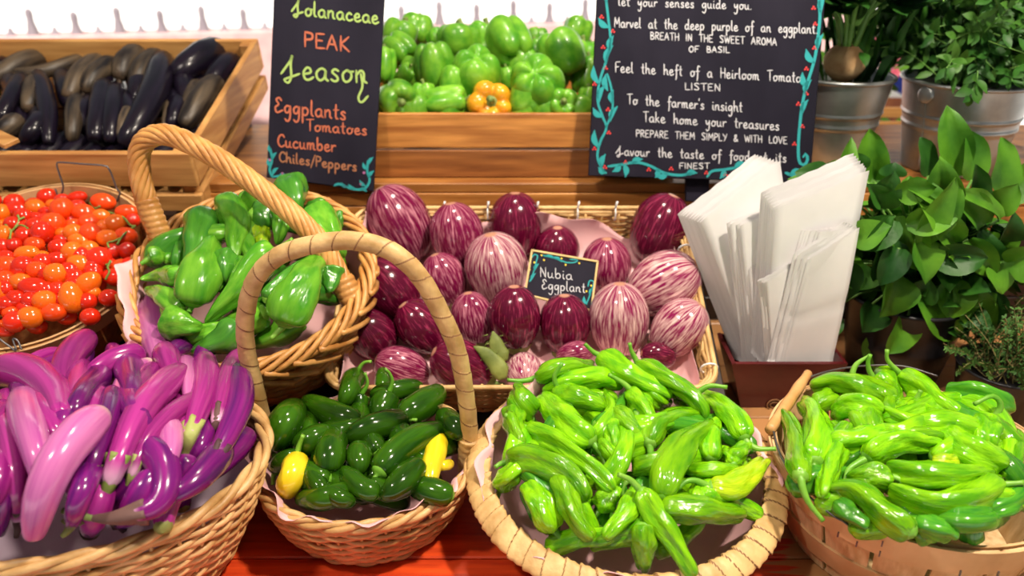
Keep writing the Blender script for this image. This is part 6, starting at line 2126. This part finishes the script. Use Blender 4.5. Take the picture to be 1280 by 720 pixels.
# ---------------------------------------------------------------- zinc buckets with herbs on the step shelf
def bucket(label, cx, cy, rt, rb, h, seam=None):
    c = A(cx, cy, SHZ + 0.0005)
    M = frame(c, 0)
    t = thing('zinc_bucket', label, 'bucket', c)
    f = lambda z: rb + (rt - rb) * z / h
    pr = [(0.001, 0.004), (rb - 0.004, 0.004), (rb, 0.0), (rb + 0.001, 0.004)]
    for z in np.linspace(0.01, h - 0.006, 60):
        k = 0.0022 * max(0, math.cos((z / h - 0.50) * 2 * math.pi / 0.13)) if 0.435 < z / h < 0.635 else 0
        pr.append((f(z) + k, z))
    pr += [(rt - 0.004, h - 0.02), (f(0.01) - 0.0015, 0.012), (0.001, 0.006)]
    pr = pr[:-3] + [(rt + 0.0, h - 0.004), (rt - 0.003, h - 0.004), (f(h * .5) - 0.003, h * 0.5), (rb - 0.003, 0.008), (0.001, 0.008)]
    b = MB()
    b.lathe(pr, 64, M)
    b.build('body', ZINC, t)
    th = np.linspace(0, 2 * math.pi, 80, endpoint=False)
    b = MB()
    b.loop([M(rt * math.cos(q), rt * math.sin(q), h - 0.003) for q in th], 0.0042, 8)
    b.build('rim', ZINC, t)
    if seam is not None:
        q = math.radians(seam)
        b = MB()
        P = [M((f(z) + 0.0008) * math.cos(q), (f(z) + 0.0008) * math.sin(q), z) for z in np.linspace(0.004, h - 0.03, 12)]
        b.tube(P, 0.0018, 6)
        b.build('seam', ZINC, t)
        b = MB()
        cpt = M((f(h * .9) + 0.001) * math.cos(q), (f(h * .9) + 0.001) * math.sin(q), h - 0.022)
        o_ = A(math.cos(q), math.sin(q), 0)
        tg = A(-math.sin(q), math.cos(q), 0)
        G = np.array([[cpt + (tg * math.cos(x) + A(0, 0, 1) * math.sin(x)) * r + o_ * z for x in np.linspace(0, 6.2832, 21)[:-1]] for r, z in ((0.015, -0.002), (0.015, 0.002), (0.012, 0.0035), (0.0005, 0.004))])
        b.grid(G, False, True)
        b.build('handle_ear', ZINC, t)
    b = MB()
    b.lathe([(0.001, h - 0.028), (f(h - 0.028) - 0.004, h - 0.03)], 40, M)
    b.build('soil', SOIL, t)
    return M


y1 = 1.52
q1 = PY(1048, 92, y1)
r1 = 66 / FPX * depth(q1)
h1 = q1[2] - SHZ
MB1 = bucket('zinc bucket with a bulbous root plant, partly hidden by the wide chalkboard', q1[0], y1, r1, r1 * 0.70, h1)
q2 = PY(1211, 97, y1 - 0.02)
r2 = 76 / FPX * depth(q2)
h2 = q2[2] - SHZ
MB2 = bucket('zinc bucket with a round handle ear, holding the trailing herb', q2[0], y1 - 0.02, r2, r2 * 0.74, h2, seam=207)

# celeriac in the first bucket
k0 = MB1(0.012, -r1 * 0.42, h1 - 0.026)
ce = thing('celeriac_plant', 'celeriac bulb with green stalks growing in the zinc bucket', 'plant', k0)
BULB = M1('celeriac_bulb', (0.40, 0.22, 0.09), (0.60, 0.40, 0.20), 30, 0.8, 0.6, 60)
b = MB()
t = 0.5 * (1 - np.cos(np.linspace(0, math.pi, 18)))
cb = PY(1056, 78, k0[1])
b.tube(np.array([cb + A(0, 0, (2 * q - 1) * 0.034) for q in t]), np.maximum(0.036 * np.sqrt(np.clip(1 - (2 * t - 1) ** 2, 0, 1)), 0.0005), 26,
       lambda q, th: 1 + 0.05 * np.sin(4 * th + 3 * q) + 0.03 * np.sin(9 * th + 11 * q))
b.build('bulb', BULB, ce)
b1, b3 = MB(), MB()
for k in range(16):
    a = rl.uniform(0, 6.28)
    d = A(math.cos(a) * 0.3, math.sin(a) * 0.3, 1)
    p0 = cb + A(math.cos(a) * 0.012, math.sin(a) * 0.012, 0.028)
    Ls = rl.uniform(0.07, 0.17)
    S = smooth([p0, p0 + unit(d) * Ls * 0.6, p0 + unit(d) * Ls + A(math.cos(a) * 0.03, math.sin(a) * 0.03, 0)], 12)
    b3.tube(S, np.linspace(0.0055, 0.0028, 12), 8)
    for m in range(7):
        dd = unit(S[-1] - S[-3]) + A(rl.gauss(0, .6), rl.gauss(0, .6), rl.gauss(0, .4))
        leaf(b1, S[-1 - (m % 4)], dd, A(0, -0.6, 1), rl.uniform(0.05, 0.085), rl.uniform(0.035, 0.06), 0.3, 0.2, 0.05)
b1.build('foliage', LEAF2, ce)
b3.build('stalks', STEML, ce)
# leafy strap plant filling the right half of that bucket
k1 = MB1(r1 * 0.35, 0.0, h1 - 0.026)
sp_l = thing('strap_leaf_plant', 'dark strap-leaved plant behind the celeriac in the same bucket', 'plant', k1)
b1 = MB()
for k in range(46):
    a = rl.uniform(0, 6.28)
    d = A(math.cos(a) * 0.35, math.sin(a) * 0.35, 1)
    p = k1 + A(rl.uniform(-.05, .03), rl.uniform(-.04, .04), 0)
    leaf(b1, p, d, A(math.cos(a + 1.6), math.sin(a + 1.6), 0.2), rl.uniform(0.10, 0.22), rl.uniform(0.010, 0.018), 0.12, 0.25, 0, 1, 9, 3)
for k in range(120):
    a = rl.uniform(0, 6.28)
    p = k1 + A(rl.gauss(0.03, 0.05), rl.gauss(0, 0.04), rl.uniform(0.06, 0.24))
    leaf(b1, p, A(rl.gauss(0, 1), rl.gauss(0, 1), rl.gauss(0, 1)), A(0, -0.5, 1), rl.uniform(0.03, 0.05), rl.uniform(0.016, 0.028), 0.3, 0.2, 0.03)
b1.build('foliage', LEAF2, sp_l)

# trailing herb in the second bucket
k2 = MB2(0, 0, h2 - 0.026)
hb = thing('trailing_herb', 'bushy small-leaved herb spilling over the rim of the second zinc bucket', 'plant', k2)
b1, b2, b3 = MB(), MB(), MB()


def sprig(p0, P, nleaf, ll, wl, mb):
    S = smooth([p0] + P, 18)
    b3.tube(S, np.linspace(0.0016, 0.0007, 18), 5)
    for i in range(nleaf):
        f = 0.18 + 0.82 * i / max(1, nleaf - 1)
        j = min(17, int(f * 17))
        T = unit(S[min(17, j + 1)] - S[max(0, j - 1)])
        for sgn in (-1, 1):
            o_ = unit(np.cross(T, A(rl.gauss(0, .5), -1, rl.gauss(0, .5)))) * sgn
            leaf(mb, S[j], o_ + T * 0.8, A(rl.gauss(0, .3), -1, 0.6), ll * rl.uniform(0.75, 1.15), wl * rl.uniform(0.8, 1.2), 0.2, 0.25, 0.02, 1, 6, 3)


for k in range(150):
    a, e = rl.uniform(0, 6.28), rl.uniform(0.22, 1.45)
    d = A(math.cos(a) * math.cos(e), math.sin(a) * math.cos(e), math.sin(e))
    Ls = rl.uniform(0.08, 0.20)
    p0 = k2 + A(rl.uniform(-.06, .06), rl.uniform(-.06, .06), 0.02)
    dr = A(0, 0, -0.02 if e < 0.6 else 0)
    sprig(p0, [p0 + d * Ls * 0.5 + A(0, 0, 0.02), p0 + d * Ls + dr], 8, 0.030, 0.0125, b1 if k % 3 else b2)
for k in range(90):       # thicken the upper mass
    p0 = k2 + A(rl.gauss(-0.02, 0.075), rl.gauss(0, 0.06), rl.uniform(0.05, 0.22))
    sprig(p0, [p0 + A(rl.gauss(0, .03), rl.gauss(-.01, .03), 0.03), p0 + A(rl.gauss(0, .05), rl.gauss(-.015, .04), 0.045)], 5, 0.032, 0.014, b2 if k % 3 else b1)
zf = depth(MB2(0, -r2 - 0.012, h2))
sprig(PD(1215, 62, zf), [PD(1222, 88, zf - 0.01), PD(1219, 105, zf - 0.02), PD(1212, 120, zf - 0.02)], 8, 0.030, 0.014, b1)
sprig(PD(1222, 40, zf), [PD(1237, 60, zf - 0.015), PD(1232, 75, zf - 0.02), PD(1243, 86, zf - 0.02)], 6, 0.030, 0.014, b1)
sprig(PD(1250, 45, zf), [PD(1235, 40, zf - 0.02), PD(1215, 40, zf - 0.03), PD(1195, 48, zf - 0.03)], 7, 0.028, 0.012, b1)
b1.build('light_foliage', LEAF3, hb)
b2.build('dark_foliage', LEAF2, hb)
b3.build('stems', STEML, hb)

# ---------------------------------------------------------------- blurred things beyond the stall, right
rail = thing('slatted_crate', 'pine slats of a low crate showing behind the zinc buckets', 'crate', A(0.85, 1.9, SHZ - 0.03))
for zc, hz in ((PY(1120, 171, 1.86)[2], 0.013), (PY(1120, 190, 1.86)[2], 0.012), (PY(1120, 214, 1.86)[2], 0.012)):
    for yy in (1.86, 2.12):
        b = MB()
        b.box(A(0.95, yy, zc), A(0.30, 0, 0), A(0, 0.006, 0), A(0, 0, hz), bev=0.0015)
        b.build('slat', WOODX, rail, False)
for x in (0.67, 1.23):
    for yy in (1.875, 2.105):
        b = MB()
        zc = PY(1120, 190, 1.86)[2]
        b.box(A(x, yy, zc - 0.03), A(0.010, 0, 0), A(0, 0.0085, 0), A(0, 0, 0.075), bev=0.0015)
        b.build('corner_post', WOODX, rail, False)
WB = M1('white_bench_paint', (0.80, 0.80, 0.80), None, 5, 0.4)
bn_ = thing('white_bench', 'white slatted bench in the bright blur between the buckets', 'bench', A(1.75, 3.4, -0.87))
for i in range(4):
    p, q = PY(1060, 92 + 34 * i, 3.3), PY(1180, 158 + 34 * i, 3.3)
    b = MB()
    b.box((p + q) / 2, (q - p) / 2, A(0, 0.012, 0), np.cross(unit(q - p), A(0, 1, 0)) * 0.028, bev=0.004)
    b.build('slat', WB, bn_, False)
for x in (1.42, 1.95):
    b = MB()
    b.box(A(x, 3.345, -0.37), A(0.025, 0, 0), A(0, 0.025, 0), A(0, 0, 0.499), bev=0.004)
    b.build('leg', WB, bn_, False)
chb = thing('wooden_chair', 'reddish wooden chair back showing right of the first zinc bucket', 'chair', A(1.3, 2.9, -0.87))
CHW_ = M1('reddish_wood', (0.20, 0.05, 0.015), (0.32, 0.10, 0.03), 6, 0.45, stretch=(8, 8, 1))
p, q = PY(1083, 122, 3.0), PY(1111, 205, 3.0)
b = MB()
b.box(A((p[0] + q[0]) / 2, 3.0, (p[2] + q[2]) / 2), A((q[0] - p[0]) / 2, 0, 0), A(0, 0.014, 0), A(0, 0, (p[2] - q[2]) / 2), bev=0.014)
b.build('backrest', CHW_, chb, False)
xm, zm = (p[0] + q[0]) / 2, q[2]
b = MB()
b.box(A(xm, 2.82, -0.42), A(0.19, 0, 0), A(0, 0.19, 0), A(0, 0, 0.018), bev=0.006)
b.build('seat', CHW_, chb, False)
for dx in (-0.03, 0.03):
    b = MB()
    b.box(A(xm + dx, 3.005, (zm - 0.402) / 2), A(0.009, 0, 0), A(0, 0.012, 0), A(0, 0, (zm + 0.402) / 2), bev=0.003)
    b.build('back_post', CHW_, chb, False)
for sx in (-1, 1):
    for yy in (2.66, 2.98):
        b = MB()
        b.box(A(xm + sx * 0.16, yy, -0.654), A(0.017, 0, 0), A(0, 0.017, 0), A(0, 0, 0.215), bev=0.004)
        b.build('leg', CHW_, chb, False)
cr = thing('blue_tub', 'blue plastic tub in the bright blur between the buckets', 'tub', A(2.05, 4.4, -0.87))
p, q = PY(1105, 84, 4.4), PY(1152, 128, 4.4)
b = MB()
Mt_ = frame(A((p[0] + q[0]) / 2, 4.4, -0.869), 0)
hh_ = p[2] + 0.869
rr_ = (q[0] - p[0]) / 2
b.lathe([(0.001, 0.0), (rr_ * 0.8, 0.0), (rr_, hh_ - 0.03), (rr_ + 0.02, hh_ - 0.02), (rr_ + 0.02, hh_), (rr_ - 0.01, hh_), (rr_ * 0.8 - 0.01, 0.02), (0.001, 0.02)], 32, Mt_)
b.build('body', M1('blue_plastic', (0.03, 0.06, 0.42), None, 5, 0.4), cr)

FLP = M1('pink_petals', (0.85, 0.10, 0.22), (0.92, 0.30, 0.38), 20, 0.6)
fp_c = PY(1100, 120, 2.15)
fl = thing('pink_flower_plant', 'pink flowering plant behind the zinc buckets', 'plant', A(fp_c[0], 2.25, -0.87))
b = MB()
b.lathe([(0.001, 0.0), (0.12, 0.0), (0.17, 0.92), (0.16, 0.92), (0.001, 0.88)], 28, frame(A(fp_c[0], 2.25, -0.869), 0))
b.build('planter', WB, fl)
b1 = MB()
for k in range(60):
    p = A(fp_c[0], 2.25, 0.05) + A(rl.gauss(0, 0.08), rl.gauss(0, 0.05), rl.uniform(0.05, 0.50))
    leaf(b1, p, A(rl.gauss(0, 1), rl.gauss(0, 1), rl.gauss(0.3, 1)), A(0, -0.7, 1), rl.uniform(0.05, 0.09), rl.uniform(0.025, 0.04), 0.3, 0.2, 0.03)
for k in range(10):
    p0 = A(fp_c[0] + rl.uniform(-.05, .05), 2.25 + rl.uniform(-.05, .05), 0.02)
    b1.tube(smooth([p0, p0 + A(rl.uniform(-.05, .05), rl.uniform(-.04, .04), rl.uniform(0.3, 0.5))], 6), 0.004, 6)
b1.build('foliage', LEAF1, fl)
for x, y, r in ((1103, 62, 15), (1109, 76, 10), (1118, 92, 8), (1133, 22, 13), (1143, 32, 10), (1138, 42, 8), (1070, 33, 5), (1096, 50, 9)):
    c = PY(x, y, 2.10)
    rr_ = r * depth(c) / FPX
    b = MB()
    for k in range(6):
        a = k * math.pi / 3 + rl.uniform(-.2, .2)
        leaf(b, c, A(math.cos(a), -0.35, math.sin(a)), A(0, -1, 0.1), rr_, rr_ * 0.9, 0.2, 0.15, 0.06)
    b.tube(smooth([c, c + A(0, 0.05, -0.10), A(fp_c[0], 2.24, c[2] - 0.35)], 8), 0.003, 6, mat=0)
    b.build('flower', FLP, fl)
